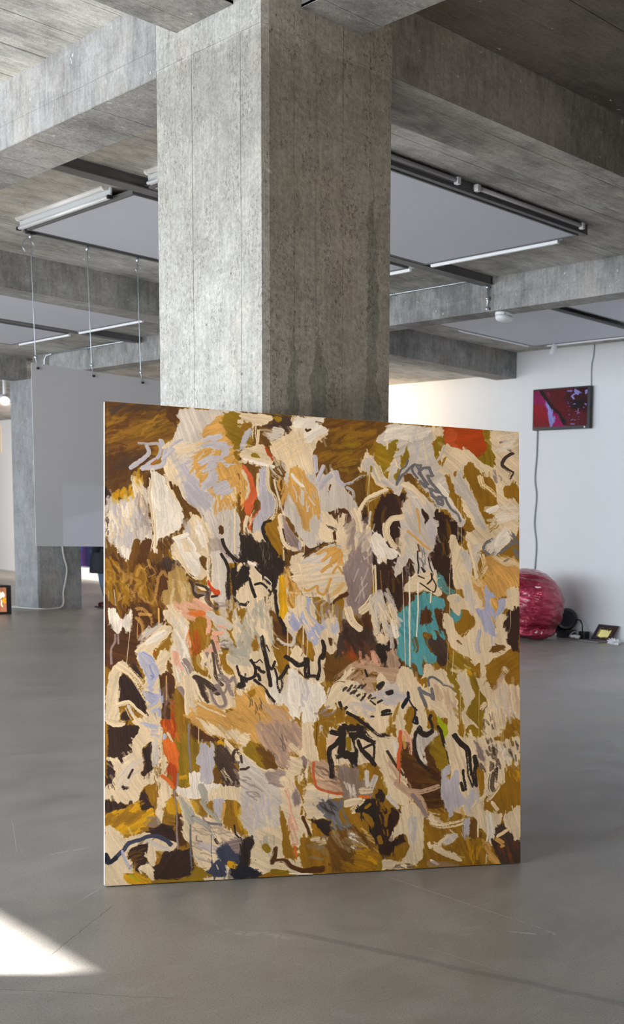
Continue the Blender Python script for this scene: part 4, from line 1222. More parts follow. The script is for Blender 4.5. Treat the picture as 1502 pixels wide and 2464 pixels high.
bM k=0.4 a=80 429,938 439,956 443,980 430,987 421,974 423,960
ss w=3.3 d=0.6 405,950 414,972 418,991
ss w=3.7 d=0.4 416,986 421,1009 430,1031 434,1046 425,1048 418,1030 418,1011
ss w=5.1 d=0.5 414,1020 416,1047 423,1074 426,1092
ss w=4.7 d=0.4 423,1033 427,1053 434,1077 430,1089
sr w=7.9 d=0.4 427,1092 430,1114
bO k=0.2 a=85 393,998 402,1008 409,1028 414,1067 420,1091 430,1121 400,1112 398,1076
sO w=5.6 d=0.2 446,992 443,1010
sD w=7 d=0.5 448,1019 460,1047 469,1074
sZ w=4.7 d=0.3 446,1076 469,1077
sZ w=2.8 d=0.4 450,1081 462,1113 480,1134 496,1146
bO k=0.3 a=80 471,1030 499,1027 513,1069 508,1148 452,1147 443,1110 443,1073 471,1062
hM a=20 w=7.9 l=28 n=10 o=0.45 471,1062 513,1069 508,1116 476,1129
hW a=0 w=7.9 l=18.6 n=5 o=0.5 476,1067 504,1069 501,1096 480,1092
bC k=0.08 a=5 457,932 476,942 508,956 544,964 544,969 508,978 478,991 494,1002 508,1022 476,1026 453,1017 450,971
hL a=0 w=7.9 l=28 n=6 o=0.5 457,956 499,963 499,1019 457,1010
bO k=0.2 a=85 476,785 518,786 509,823 502,850 513,879 492,879 481,849
sD w=2.3 482,785 480,844
sL w=7.9 d=0.8 490,795 488,830
bp k=0.4 a=30 462,883 499,879 527,904 541,939 544,957 508,953 481,942 476,918
hZ a=30 w=4.7 l=25.6 n=12 o=0.35 476,893 527,904 541,944 490,938
bC k=0.1 a=70 509,815 516,801 544,811 589,802 652,838 639,900 622,892 579,891 520,892 509,872 502,850
hs a=-70 w=6.1 l=25.6 n=8 o=0.4 509,815 532,816 532,860 513,865
sR w=7 d=0.1 473,884 474,913 477,937 485,947 504,955 523,960 544,961
sB w=11.7 d=0.3 517,809 535,813 539,801
sB w=10.3 d=0.3 542,818 527,838 512,852 512,870 518,894 519,919
sB w=11.7 d=0.3 549,794 568,801 589,799 577,819
sB w=16.3 d=0.3 544,808 544,836 541,858 551,868
bB k=0.2 a=80 558,806 577,812 572,834 582,859 579,896 567,903 560,881 544,873 527,880 534,865 553,858 572,859 568,836
sG w=9.3 d=0.3 558,826 560,851
sB w=9.3 d=0.4 577,817 601,827 620,837 632,838
sB w=10.3 d=0.3 584,834 591,854 608,872 622,892
sB w=6.1 d=0.3 591,854 620,842 620,882
sB w=14 d=0.5 587,802 610,827
sB w=9.3 d=0.6 o=0.8 603,792 627,815 651,835
bM k=0.25 o=0.85 a=80 532,902 577,898 586,926 615,912 632,922 622,952 613,977 586,973 574,993 551,984 544,945
hW a=70 w=5.6 l=28 n=8 o=0.5 551,940 622,927 613,977 560,980
sC w=14 d=0.2 589,956 613,957
sr w=5.1 d=0.7 586,971 608,974
sM w=2.3 578,898 580,946
sC w=11.7 d=0.3 634,838 642,888 652,928
sM w=9.3 d=0.4 649,850 651,913
bO k=0.2 a=80 594,899 637,910 651,948 652,988 627,972 632,927 610,927
sL w=9.3 d=0.4 601,912 603,942
sL w=9.3 d=0.4 625,922 615,947
sC w=14 d=0.3 555,989 589,983 570,1005
bg k=0.15 a=60 476,991 490,989 487,982 508,980 515,973 520,983 527,972 532,984 544,972 546,997 537,1013 532,1028 513,1027 494,1018 504,1012 490,1002
hB a=50 w=4.7 l=28 n=8 o=0.5 490,987 541,984 532,1023 504,1007
bB k=0.2 a=50 471,1028 515,1030 513,1042 527,1048 508,1059 522,1077 536,1115 522,1106 508,1086 513,1074 497,1058 485,1043
bg k=0.4 a=60 515,1027 546,1001 555,1034 572,1052 546,1053 543,1068 522,1047
hO a=75 w=6.1 l=23.3 n=8 o=0.7 532,1008 562,1005 565,1039 541,1038
bU k=0.6 a=60 513,1064 584,1055 622,1112 579,1154 520,1151 508,1101
hL a=60 w=11.7 l=28 n=12 o=0.25 522,1052 584,1060 610,1124 536,1107
hO a=40 w=9.3 l=28 n=10 o=0.6 555,1118 603,1121 579,1154 513,1150
sW w=11.7 d=0.7 565,1067 584,1077
sW w=11.7 d=0.7 569,1097 584,1107
bO k=0.3 a=20 579,1110 639,1120 639,1153 579,1152
hY a=20 w=7 l=28 n=8 o=0.5 584,1085 636,1120 636,1148 588,1140
hC a=30 w=3.7 l=21 n=7 o=0.5 579,1040 608,1061 636,1120 600,1106
sC w=9.3 d=0.4 581,995 577,1005
bB k=0.2 a=75 574,1010 591,991 601,976 622,980 627,997 644,1003 651,1028 648,1063 636,1080 627,1095 620,1074 610,1061 603,1039 589,1028 591,1016
bO k=0.2 a=80 593,1018 610,1019 620,1037 615,1049 600,1036
sO w=7 d=0.3 603,1001 610,994
bB k=0.2 a=80 627,975 634,958 644,963 646,988 632,992
sD w=14 d=0.5 641,1088 641,1110
bC k=0.08 a=85 640,1135 648,1123 651,1123 651,1158 639,1158
ha a=80 w=6.1 l=23.3 n=6 o=0.7 337,1068 379,1070 375,1096 343,1095
sG w=14 d=0.3 359,1086 364,1093
bB k=0.35 a=85 303,1066 328,1065 332,1079 323,1093 321,1129 303,1133
bN k=0.3 a=20 303,1124 321,1132 354,1151 348,1158 303,1157
sD w=10.3 d=0.1 382,1094 381,1109 375,1123
sD w=7.9 d=0.1 375,1123 402,1124 420,1138 439,1146 452,1152
sD w=10.3 d=0.3 448,1151 466,1148 494,1147
bG k=0.2 a=5 370,1142 393,1143 429,1153 416,1157 375,1152
sC w=7 d=0.4 379,1136 407,1142
sW w=3.7 d=0.4 416,1154 471,1159
bC k=0.12 a=75 631,824 680,825 683,865 687,901 694,916 709,952 713,972 704,997 677,991 660,975 648,944 641,914 636,884 631,871
hp a=60 w=6.1 l=46.6 n=12 o=0.6 641,849 665,845 694,916 709,962 665,930
sZ w=4.7 d=0.4 655,860 675,893 694,921
sp w=16.3 d=0.5 679,941 711,967 736,983 748,1019
sp w=9.3 d=0.5 711,962 741,965 783,954
sM w=7 d=0.4 718,972 740,1003 755,1029
bB k=0.4 a=15 631,814 655,817 667,827 631,824
sW w=14 d=0.3 675,842 679,868
sR w=7 d=0.1 687,810 688,840 683,870 684,903
sR w=2.8 685,903 685,941
ss w=9.3 d=0.6 702,815 711,836 714,866
sT w=7.9 d=0.5 o=0.8 694,825 697,850
bL k=0.3 a=80 724,811 788,812 768,834 748,852 748,877 761,890 748,895 733,874 724,851
sB w=7.9 d=0.3 729,811 722,841 728,869 741,894 758,910
sB w=10.3 738,811 753,820 768,811
bl k=0.05 794,812 807,812 807,827 801,840
sB w=7.9 d=0.3 791,812 798,842 808,866 815,896
bC k=0.15 a=75 801,827 828,823 879,829 915,829 941,840 998,831 998,894 982,914 969,903 958,950 940,959 925,980 909,984 904,1020 950,1030 945,1055 929,1096 917,1108 904,1072 889,1061 878,1034 868,1034 853,1028 823,1017 813,991 813,909
bC k=0.05 859,813 869,816 889,837 904,865 920,892 909,891 894,873 881,839
bM k=0.3 a=70 879,836 889,842 899,865 907,891 897,891 881,860
sB w=11.7 d=0.4 828,825 841,843 858,859 863,885 866,921 876,952
sB w=10.3 d=0.3 879,878 884,901 879,924 879,952
sZ w=10.3 d=0.5 o=0.7 894,901 902,917
sB w=7 d=0.3 849,913 851,933 856,962
sB w=6.1 d=0.3 843,946 848,964
hZ a=75 w=6.1 l=14 n=26 o=0.6 907,829 956,835 945,929 917,928
hZ a=75 w=6.1 l=11.7 n=10 o=0.6 956,846 995,847 987,901 964,893
sZ w=10.3 d=0.5 o=0.8 925,928 922,954 925,967
sZ w=7.9 d=0.6 935,913 932,944
hW a=70 w=5.6 l=21 n=10 o=0.6 917,840 993,841 982,893 930,892
bO k=0.3 a=80 886,916 902,917 904,958 896,979 889,947
sO w=5.6 d=0.3 974,820 979,851
hO a=80 w=7 l=28 n=12 o=0.7 961,908 998,901 997,961 961,955
hY a=80 w=4.7 l=21 n=6 o=0.6 966,924 998,920 992,946
bO k=0.2 a=85 940,962 1000,951 1001,1016 966,1017 943,1022
sC w=7.9 d=0.3 940,959 925,980 912,992
hO a=70 w=5.6 l=18.6 n=6 o=0.6 899,989 938,980 937,1016 909,1015
sC w=8.4 d=0.3 925,1000 937,1016
sC w=9.3 d=0.3 904,984 884,999 868,1013
bV k=0.08 a=85 793,919 800,901 810,899 812,919 803,929 818,940 823,912 838,915 837,956 853,992 840,1007 825,1012 823,1030 813,1032 808,1014 800,1008 798,990 790,967
hV a=85 w=10.3 l=28 n=8 o=0.7 853,967 886,968 884,1009 853,1008
hT a=85 w=4.7 l=18.6 n=6 o=0.6 843,1018 858,1018 855,1039 845,1038
sC w=14 d=0.6 763,1030 768,1047 793,1054 828,1050 848,1043
hC a=20 w=4.7 l=16.3 n=12 o=0.7 758,1014 790,1015 793,1041 760,1040
bV k=0.15 a=85 850,1038 868,1037 866,1065 866,1090 853,1097 845,1082
bU k=0.3 a=85 868,1044 881,1040 888,1071 894,1087 866,1090
sC w=3.7 887,1035 887,1086
sW w=14 d=0.4 917,1036 922,1072 917,1098
bZ k=0.35 a=70 950,1048 961,1074 976,1078 981,1099 1001,1089 1001,1157 945,1156 929,1119 924,1101
hX a=80 w=7 l=32.6 n=6 o=0.25 940,1099 1000,1102 997,1154 945,1151
bC k=0.1 a=75 953,1035 979,1018 1001,1014 1001,1087 992,1099 981,1099 974,1078 958,1064
sc w=7 d=0.5 940,1086 963,1074
sT w=10.3 d=0.5 937,1097 950,1105
sT w=5.6 d=0.4 948,1115 955,1113
bT k=0.3 a=50 899,1095 914,1108 929,1132 942,1156 924,1155 909,1131
sC w=5.6 d=0.3 908,1134 907,1154
hU a=80 w=7 l=35 n=10 o=0.4 828,1101 888,1097 888,1153 832,1132
hY a=80 w=6.1 l=28 n=8 o=0.45 853,1095 894,1097 891,1148 858,1136
bL k=0.3 a=40 802,1082 818,1070 830,1076 825,1091 807,1103 792,1094
bC k=0.1 a=30 767,1101 787,1097 797,1112 822,1124 843,1140 848,1148 827,1145 802,1133 777,1117
sC w=11.7 d=0.6 790,1099 802,1087
sW w=7.9 d=0.4 767,1141 780,1150
sC w=7 d=0.5 760,1098 763,1106
sM w=11.7 d=0.5 o=0.6 762,1149 827,1155
bC k=0.12 a=80 689,1001 713,987 733,1003 743,1029 745,1054 743,1115 738,1140 713,1151 679,1146 703,1115 708,1100 699,1072 679,1076 667,1091 655,1085 679,1046 686,1026
bL k=0.2 a=85 711,1027 728,1028 728,1079 713,1095 708,1062
sL w=9.3 d=0.6 655,975 679,1001
bK k=0.25 a=75 631,971 643,972 643,989 655,1005 684,1009 679,1041 664,1070 655,1087 669,1088 689,1074 699,1090 679,1101 660,1123 640,1117 631,1104
hO a=75 w=6.1 l=23.3 n=8 o=0.8 636,994 660,1000 660,1085 635,1059
sO w=9.3 d=0.3 635,1074 638,1089
sK w=7.9 638,964 638,984
bO k=0.2 a=80 674,1109 698,1102 701,1123 679,1136
hG a=85 w=4.7 l=18.6 n=5 o=0.7 631,914 641,924 655,972 636,969
bC k=0.15 a=5 640,1132 669,1133 713,1156 667,1158 640,1157
hZ a=10 w=3.3 l=14 n=10 o=0.5 672,1146 716,1146 713,1157 674,1156
sG w=9.3 d=0.2 634,1134 635,1156"""

# ------------------------------------------------------------------ concrete and paint
def column_stains_shade(t, P, c):
    """dirt in the board joints, weathering and painted shade below the head joint and damp runs down the shaded face"""
    x, y, z = t.sep(P)
    nx, ny, nz = t.sep(t.node('ShaderNodeNewGeometry').outputs['True Normal'])
    on_x = t.ramp(t.math('ABSOLUTE', nx), .6, .8); on_y = t.ramp(t.math('ABSOLUTE', ny), .6, .8)
    wig = t.math('MULTIPLY_ADD', t.noise(t.scaled(P, .2, .2, 1), 9, 3), .012, -.006)
    gate = t.ramp(t.noise(t.scaled(P, .5, .5, 1), 14, 4, .8), .36, .62, .25, 1)
    for co, face, L in ((y, on_x, (4.538, 4.743, 4.943, 5.143)), (x, on_y, (2.672, 2.773, 2.907, 3.042))):
        q = t.math('ADD', co, wig)
        for k, v in enumerate(L):
            m = t.ramp(t.math('ABSOLUTE', t.math('SUBTRACT', q, v)), .0004, .0026, 1, 0)
            m = t.math('MULTIPLY', t.math('MULTIPLY', m, gate), t.math('MULTIPLY', face, (.75, .6, .75, .55)[k]))
            c = t.mix(m, c, t.mix(1.0, c, (.30, .27, .23, 1), 'MULTIPLY'))
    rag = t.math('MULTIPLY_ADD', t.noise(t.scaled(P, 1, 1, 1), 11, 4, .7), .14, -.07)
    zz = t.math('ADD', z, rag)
    top = t.math('MULTIPLY', t.ramp(zz, 3.452, 3.462, 1, 0), t.ramp(z, 2.2, 3.4))  # weathering tone, plus shade under the head painted into the colour
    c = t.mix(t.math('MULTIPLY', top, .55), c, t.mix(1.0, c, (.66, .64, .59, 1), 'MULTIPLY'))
    # damp runs
    wob = t.math('MULTIPLY_ADD', t.noise(t.scaled(P, .3, .3, 1), 7, 4, .7), .10, -.05)
    fine = t.math('MULTIPLY_ADD', t.noise(P, 55, 4, .8), .022, -.011)
    xs = t.math('ADD', t.math('ADD', x, wob), fine); out = None
    for cx, w, up, dn in ((2.665, .024, 2.29, -1), (2.790, .038, 2.29, -1), (3.060, .026, 2.95, -1), (3.062, .044, 2.22, -1), (3.056, .036, 2.60, 2.33)):
        d = t.math('ABSOLUTE', t.math('SUBTRACT', xs, cx)); ww = t.math('MULTIPLY_ADD', t.ramp(z, up - .25, up + .02), -w * .9, w)
        m = t.math('MULTIPLY', t.ramp(t.math('SUBTRACT', d, ww), -.002, .003, 1, 0), t.ramp(z, up - .01, up + .02, 1, 0))
        if dn > 0: m = t.math('MULTIPLY', m, t.ramp(z, dn - .05, dn + .02))
        out = m if out is None else t.math('MAXIMUM', out, m)
    c = t.mix(t.math('MULTIPLY', t.math('MULTIPLY', out, on_y), .85), c, t.mix(1.0, c, (.62, .66, .66, 1), 'MULTIPLY'))
    d = t.math('ABSOLUTE', t.math('SUBTRACT', t.math('ADD', t.math('ADD', y, t.math('MULTIPLY', wob, .6)), fine), 4.47))
    m = t.math('MULTIPLY', t.ramp(d, .020, .026, 1, 0), t.ramp(z, 2.22, 2.34, 1, 0))
    return t.mix(t.math('MULTIPLY', t.math('MULTIPLY', m, on_x), .6), c, t.mix(1.0, c, (.74, .78, .76, 1), 'MULTIPLY'))

M_COL = concrete('column_concrete', (.47, .46, .425, 1), streak=(12, 12, .7), pits=.8, tone=.30, stains_shade=column_stains_shade, fine=1.4)
M_BEAM = concrete('beam_concrete', (.34, .335, .32, 1), streak=(7, 7, 1.0), pits=.22, tone=.52)
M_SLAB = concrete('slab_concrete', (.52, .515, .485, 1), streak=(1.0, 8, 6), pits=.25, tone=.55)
M_SHADED_SLAB = concrete('shaded_slab_concrete', (.155, .138, .12, 1), streak=(1.0, 8, 6), pits=.4, tone=.42)  # slab concrete with the near right bay's shade put into its colour
M_FAR = concrete('far_concrete', (.30, .30, .30, 1), streak=(9, 9, .9), pits=.6, tone=.4)

def floor_mat():
    t = NT('floor_concrete'); P = t.pos(); x, y, z = t.sep(P)
    big = t.noise(P, .9, 4, .6, .4); med = t.noise(P, 4.5, 5, .65, .4); sm = t.noise(P, 170, 4, .8); sm2 = t.noise(P, 420, 2, .8)
    v = t.math('MULTIPLY_ADD', big, .5, t.math('MULTIPLY', med, .5))
    c = t.mix(1.0, (.30, .278, .25, 1), t.ramp(v, .34, .66, .78, 1.16), 'MULTIPLY')
    c = t.mix(t.ramp(sm, .52, .62, 0, .62), c, (.09, .085, .08, 1))
    c = t.mix(t.ramp(sm2, .55, .68, 0, .45), c, (.50, .48, .45, 1))
    sw = t.ramp(t.noise(t.scaled(P, 1, 2.2, 1), 3.1, 5, .7, 1.2), .56, .74, 0, .22)
    c = t.mix(sw, c, (.46, .46, .46, 1))
    def line(x0, y0, x1, y1, w, a, col, wob=.004, brk=0.0):
        L = math.hypot(x1 - x0, y1 - y0); ux, uy = (x1 - x0) / L, (y1 - y0) / L
        dx = t.math('SUBTRACT', x, x0); dy = t.math('SUBTRACT', y, y0)
        al = t.math('MULTIPLY_ADD', dx, ux, t.math('MULTIPLY', dy, uy))
        ac = t.math('MULTIPLY_ADD', dx, -uy, t.math('MULTIPLY', dy, ux))
        ac = t.math('ADD', ac, t.math('MULTIPLY_ADD', t.noise(P, 5, 4, .7), wob * 6, -wob * 3))
        m = t.math('MULTIPLY', t.ramp(t.math('ABSOLUTE', ac), w * .5, w * 1.4, 1, 0), t.math('MULTIPLY', t.ramp(al, -.02, .05), t.ramp(al, L - .05, L + .02, 1, 0)))
        if brk: m = t.math('MULTIPLY', m, t.ramp(t.noise(P, 22, 2), brk - .05, brk + .08))
        return t.mix(t.math('MULTIPLY', m, a), c, col)
    W, K = (.60, .60, .59, 1), (.075, .07, .065, 1)
    c = line(2.68, 3.70, 2.695, 2.95, .0012, .75, W, .0008)
    c = line(2.70, 2.95, 2.70, 2.70, .0012, .7, W, .0008, .45)
    c = line(2.60, 2.86, 2.66, 2.74, .004, .8, W, .001, .42)
    c = line(2.69, 2.76, 2.69, 2.70, .005, .8, W, .001, .45)
    c = line(1.86, 4.93, 2.05, 4.93, .003, .7, W, .003, .5)
    c = line(1.842, 4.347, 1.72, 4.25, .0014, .8, W, .0005)
    c = line(1.80, 5.05, 1.98, 5.6, .0012, .5, W, .0008)
    c = line(1.42, 3.75, 1.78, 4.12, .0016, .8, K, .006)
    c = line(1.15, 3.70, 1.55, 3.15, .0014, .7, K, .008)
    c = line(2.06, 3.45, 2.46, 2.00, .016, .38, (.10, .105, .105, 1), .006)
    c = line(1.9, 3.6, 2.06, 3.35, .02, .30, W, .012, .5)
    c = line(2.30, 2.98, 2.34, 2.6, .001, .5, W, .0008, .4)
    c = line(3.2, 6.5, 4.6, 5.2, .002, .3, W, .002, .4)
    rough = t.ramp(t.math('MULTIPLY_ADD', med, .6, t.math('MULTIPLY', sm, .4)), .35, .65, .30, .44)
    t.p(Base_Color=c, Roughness=rough); t.b.inputs['Specular IOR Level'].default_value = .5
    t.bump(t.math('MULTIPLY_ADD', sm, .5, med), .03, .002)
    return t.m
M_FLOOR = floor_mat()
M_WALL = plain('white_wall_paint', (.80, .80, .80, 1), .75, var=.02, scale=3, spec=.3)
M_DARKWALL = plain('raw_back_wall', (.30, .26, .22, 1), .9, var=.1, scale=4, spec=.2)
M_PANEL = plain('panel_white', (.58, .60, .66, 1), .6, var=.03, scale=5, spec=.3)
M_STEEL = plain('grey_steel', (.15, .147, .15, 1), .55, metal=0.0, var=.12, scale=14)
M_ALU = plain('white_aluminium', (.74, .78, .80, 1), .35, metal=0.0, var=.05)
M_TUBE = plain('tube_glass', (.93, .94, .95, 1), .2, var=.01)
M_TUBE_DULL = plain('tube_plastic', (.45, .42, .42, 1), .3, var=.05)
M_ZINC = plain('zinc', (.55, .60, .64, 1), .3, metal=.8, var=.1)
M_WHITEPL = plain('white_plastic', (.78, .78, .78, 1), .4, var=.02)
M_BLACK = plain('black_plastic', (.016, .016, .018, 1), .38, var=.1)
M_CABLE_G = plain('grey_cable', (.30, .31, .34, 1), .5, var=.05)
M_CABLE_W = plain('white_cable', (.62, .62, .58, 1), .5, var=.05)

# ------------------------------------------------------------------ structure of the hall
CE, SL = 3.795, 4.10                     # slab heights: main hall, right bay
X0, Y0, CW, CD = 2.53, 4.37, .625, .892  # near column: left face x, front face y, size along x and y
WALLX = 11.15

o = MB().box(-3.4, 11.5, -6.4, 42.4, -.25, 0).build('floor', M_FLOOR); struct(o)
o = MB().box(-3.4, 7.0, -6.4, 42.4, CE, CE + .3).box(7.0, 11.5, 12.62, 42.4, CE, CE + .3).box(7.0, 11.5, -6.4, 12.62, SL, SL + .3).box(6.96, 7.0, -6.4, 12.6, CE, SL).build('ceiling', M_SLAB); struct(o)
# shuttering boards printed in the slab above the camera: each imprint a shallow step of its own width
rnd = random.Random(11)
ceil = o
def imprint(x0, x1, y0, y1, z, along='x', wid=(.16, .30)):
    mb = MB(); p = y0 if along == 'x' else x0; e = y1 if along == 'x' else x1
    while p < e - .02:
        w = min(rnd.uniform(*wid), e - p); g = .0015; d = rnd.uniform(.0015, .006)
        if along == 'x': mb.box(x0, x1, p + g, p + w - g, z - d, z + .01)
        else: mb.box(p + g, p + w - g, y0, y1, z - d, z + .01)
        p += w
    return mb
b = imprint(-2.9, 2.53, 5.08, 11.2, CE).build('board_imprint', M_SLAB, ceil); b['kind'] = 'stuff'
b = imprint(3.0, 6.9, -5.9, 4.36, CE, 'x', (.5, 1.1)).build('board_imprint', M_SHADED_SLAB, ceil); b['kind'] = 'stuff'
b = imprint(2.82, 6.9, 4.86, 11.3, CE, 'x', (.35, .7)).build('board_imprint', M_SLAB, ceil); b['kind'] = 'stuff'
b = imprint(7.2, 11.1, 5.0, 12.3, SL, 'x', (.2, .35)).build('board_imprint', M_SLAB, ceil); b['kind'] = 'stuff'

struct(MB().box(WALLX, WALLX + .25, -6.4, 42.4, 0, SL + .2).build('wall_right', M_WALL))
struct(MB().box(-3.4, WALLX, 42.0, 42.4, 0, CE).build('wall_far', M_WALL))
struct(MB().box(-3.4, WALLX, -6.4, -6.0, 0, CE).box(7, WALLX, -6.4, -6.0, CE, SL).build('wall_near', M_DARKWALL))
mb = MB().box(WX - .4, WX, -6.4, 42.4, 0, WZ0).box(WX - .4, WX, -6.4, 42.4, WZ1, CE)
edges = [-6.4] + [v for w in WINDOWS for v in w] + [42.4]
for a, b in zip(edges[::2], edges[1::2]): mb.box(WX - .4, WX, a, b, WZ0, WZ1)
struct(mb.build('wall_left', M_BEAM))
for i, (a, b) in enumerate(WINDOWS):
    mb = MB(); x = WX - .22
    for q in (a, b - .06): mb.box(x - .04, x + .04, q, q + .06, WZ0, WZ1)
    mb.box(x - .04, x + .04, a, b, WZ0, WZ0 + .06).box(x - .04, x + .04, a, b, WZ1 - .06, WZ1)
    struct(mb.build('window_%d' % (i + 1), M_STEEL))

def shutter_box(mb, x0, x1, y0, y1, z0, z1, faces, wid, seed=1, g=.0004, dmax=.0032):
    """concrete member with the print of its shuttering boards: strips of slightly different depth on each named face"""
    r = random.Random(seed)
    mb.box(x0, x1, y0, y1, z0, z1)
    for f, run in faces:
        lim = {'-x': ((y0, y1), (z0, z1)), '+x': ((y0, y1), (z0, z1)), '-y': ((x0, x1), (z0, z1)), '+y': ((x0, x1), (z0, z1)), '-z': ((x0, x1), (y0, y1))}[f]
        across = lim[0] if run in ('z', 'b') else lim[1]
        p = across[0]; cuts = wid if isinstance(wid, dict) and f in wid else None
        ws = list(wid[f]) if cuts else None
        while p < across[1] - 1e-4:
            w = ws.pop(0) if ws else r.uniform(.11, .19)
            if across[1] - p - w < .05: w = across[1] - p
            a, b = p + (g if p > across[0] else 0), p + w - (g if p + w < across[1] - 1e-4 else 0); d = r.uniform(.0015, dmax)
            lo, hi = (lim[1] if run in ('z', 'b') else lim[0])
            if f in ('-x', '+x'):
                xx = (x0 - d, x0 + .01) if f == '-x' else (x1 - .01, x1 + d)
                mb.box(*xx, *((a, b, lo, hi) if run == 'z' else (lo, hi, a, b)))
            elif f in ('-y', '+y'):
                yy = (y0 - d, y0 + .01) if f == '-y' else (y1 - .01, y1 + d)
                mb.box(*((a, b) if run == 'z' else (lo, hi)), *yy, *((lo, hi) if run == 'z' else (a, b)))
            else:
                mb.box(*((a, b, lo, hi) if run == 'b' else (lo, hi, a, b)), z0 - d, z0 + .01)
            p += w
    return mb

def column(x, y, w, d, h, label, mat, wid, seed):
    t = thing('concrete_column', label, 'column', (x + w / 2, y + d / 2, 0))
    mb = MB(); c = .028
    # shaft with a chamfered near corner
    v = [(x, y + c * .28), (x + c, y), (x + w, y), (x + w, y + d), (x, y + d)]
    lo = [mb.bm.verts.new((p, q, 0)) for p, q in v]; hi = [mb.bm.verts.new((p, q, h)) for p, q in v]
    for i in range(5): mb.bm.faces.new((lo[i], lo[(i + 1) % 5], hi[(i + 1) % 5], hi[i]))
    mb.bm.faces.new(lo[::-1]); mb.bm.faces.new(hi)
    r = random.Random(seed); g = .0003
    k = 0
    for face in ('-x', '-y'):
        p = (y + c * .28) if face == '-x' else (x + c); e = (y + d) if face == '-x' else (x + w); ws = list(wid[face])
        while p < e - 1e-4:
            q = ws.pop(0) if ws else .15
            if e - p - q < .04: q = e - p
            dd = (.0008, .0014)[k % 2] + r.uniform(-.0002, .0002); k += 1
            a, b = p + (g if p > 0 else 0), p + q - g
            seg = [0, h] if r.random() < .5 else [0, r.uniform(.8, 1.6), h]
            for s0, s1 in zip(seg, seg[1:]):
                if face == '-x': mb.box(x - dd, x + .01, a, b, s0, s1 - (.002 if s1 < h else 0))
                else: mb.box(a, b, y - dd, y + .01, s0, s1 - (.002 if s1 < h else 0))
            p += q
    mb.build('shaft', mat, t)
    return t
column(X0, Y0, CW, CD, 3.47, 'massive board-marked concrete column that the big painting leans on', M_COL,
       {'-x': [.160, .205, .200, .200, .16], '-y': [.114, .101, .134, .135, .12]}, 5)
column(6.91, 18.30, .62, .86, 3.47, 'pale concrete column behind the hanging white screen, with a white cable at its foot', M_FAR,
       {'-x': [.28, .26, .3], '-y': [.06, .14, .13, .15]}, 8)
# a joint line runs round the head of the near column, where beams and column were cast together
t = thing('column_head', 'lighter cast head of the near concrete column where the four beams meet', 'column head', (X0 + CW / 2, Y0 + CD / 2, 3.45))
mb = MB(); v = [(X0 - .0015, Y0 + .008), (X0 + .028, Y0 - .0015), (X0 + CW, Y0 - .0015), (X0 + CW, Y0 + CD), (X0 - .0015, Y0 + CD)]
lo = [mb.bm.verts.new((p, q, 3.471)) for p, q in v]; hi = [mb.bm.verts.new((p, q, CE)) for p, q in v]
for i in range(5): mb.bm.faces.new((lo[i], lo[(i + 1) % 5], hi[(i + 1) % 5], hi[i]))
mb.bm.faces.new(lo[::-1]); mb.bm.faces.new(hi)
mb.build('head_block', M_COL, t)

def beam(label, x0, x1, y0, y1, z0, z1, faces, seed, wid={}):
    t = thing('concrete_beam', label, 'beam', ((x0 + x1) / 2, (y0 + y1) / 2, z0))
    shutter_box(MB(), x0, x1, y0, y1, z0, z1, faces, wid, seed).build('beam_body', M_BEAM, t)
    return t
beam('long concrete beam running from the near column away to the left edge, daylight on its side', X0, 2.82, Y0 + CD, 18.2, 3.445, CE, [('-x', 'x'), ('-z', 'x')], 3, {'-x': [.12, .11, .12], '-z': [.16, .3, .2]})
bb = beam('dark brown concrete beam running from the near column to the right edge', X0 + CW, 6.91, Y0, 4.85, 3.475, CE, [('-y', 'x')], 4, {'-y': [.12, .20]})
mb = MB()
for ya, yb, d in ((4.372, 4.52, .002), (4.521, 4.70, .0035), (4.701, 4.848, .0015)): mb.box(X0 + CW, 6.91, ya, yb, 3.475 - d, 3.48)
mb.build('soffit', M_SLAB, bb)  # lighter slab concrete on the soffit, standing in for bounced floor light
beam('shallow concrete beam overhead left of the near column', -3.0, X0, 4.591, 5.074, 3.595, CE, [('-z', 'x')], 6)
beam('shallow concrete beam overhead right of the near column, running towards the camera', 2.705, 2.997, -6.0, Y0, 3.595, CE, [('-z', 'x')], 7)
beam('concrete beam behind the white ceiling panels at right, pipe running down its side', 6.91, 7.10, -6.0, 18.3, 3.49, CE, [('-x', 'x'), ('-z', 'x')], 8, {'-x': [.14, .17]})
beam('concrete beam behind the first hanging wires at left', -3.0, 6.91, 11.33, 11.78, 3.475, CE, [('-y', 'x')], 9, {'-y': [.15, .17]})
beam('short dark concrete beam ending at the right white wall above the television', 7.10, WALLX, 12.36, 12.80, 3.725, SL, [('-y', 'x')], 10, {'-y': [.36]})
beam('dark concrete beam end left of the far pale column', -3.0, 6.91, 18.52, 19.0, 3.47, CE, [], 12)

# ------------------------------------------------------------------ suspended white ceiling panels, their steel rails and tubes
ZP = 3.715
def panel_frame(name, label, x0, x1, y0, y1, z, group):
    t = thing(name, label, 'ceiling panel', ((x0 + x1) / 2, (y0 + y1) / 2, z), group)
    MB().box(x0 + .02, x1 - .02, y0 + .02, y1 - .02, z, z + .012).build('panel', M_PANEL, t, bevel=.002)
    MB().box(x0, x1, y0, y0 + .02, z - .004, z + .03).box(x0, x1, y1 - .02, y1, z - .004, z + .03).box(x0, x0 + .02, y0 + .02, y1 - .02, z - .004, z + .03).box(x1 - .02, x1, y0 + .02, y1 - .02, z - .004, z + .03).build('frame', M_STEEL, t)
    for sx in (x0 + .3, x1 - .3):
        for sy in (y0 + .25, y1 - .25): MB().tube([(sx, sy, z + .012), (sx, sy, (SL if x0 > 7 else CE) + .0)], .004, 6).build('hanger', M_ZINC, t)
    return t
G1 = 'white suspended ceiling panels'
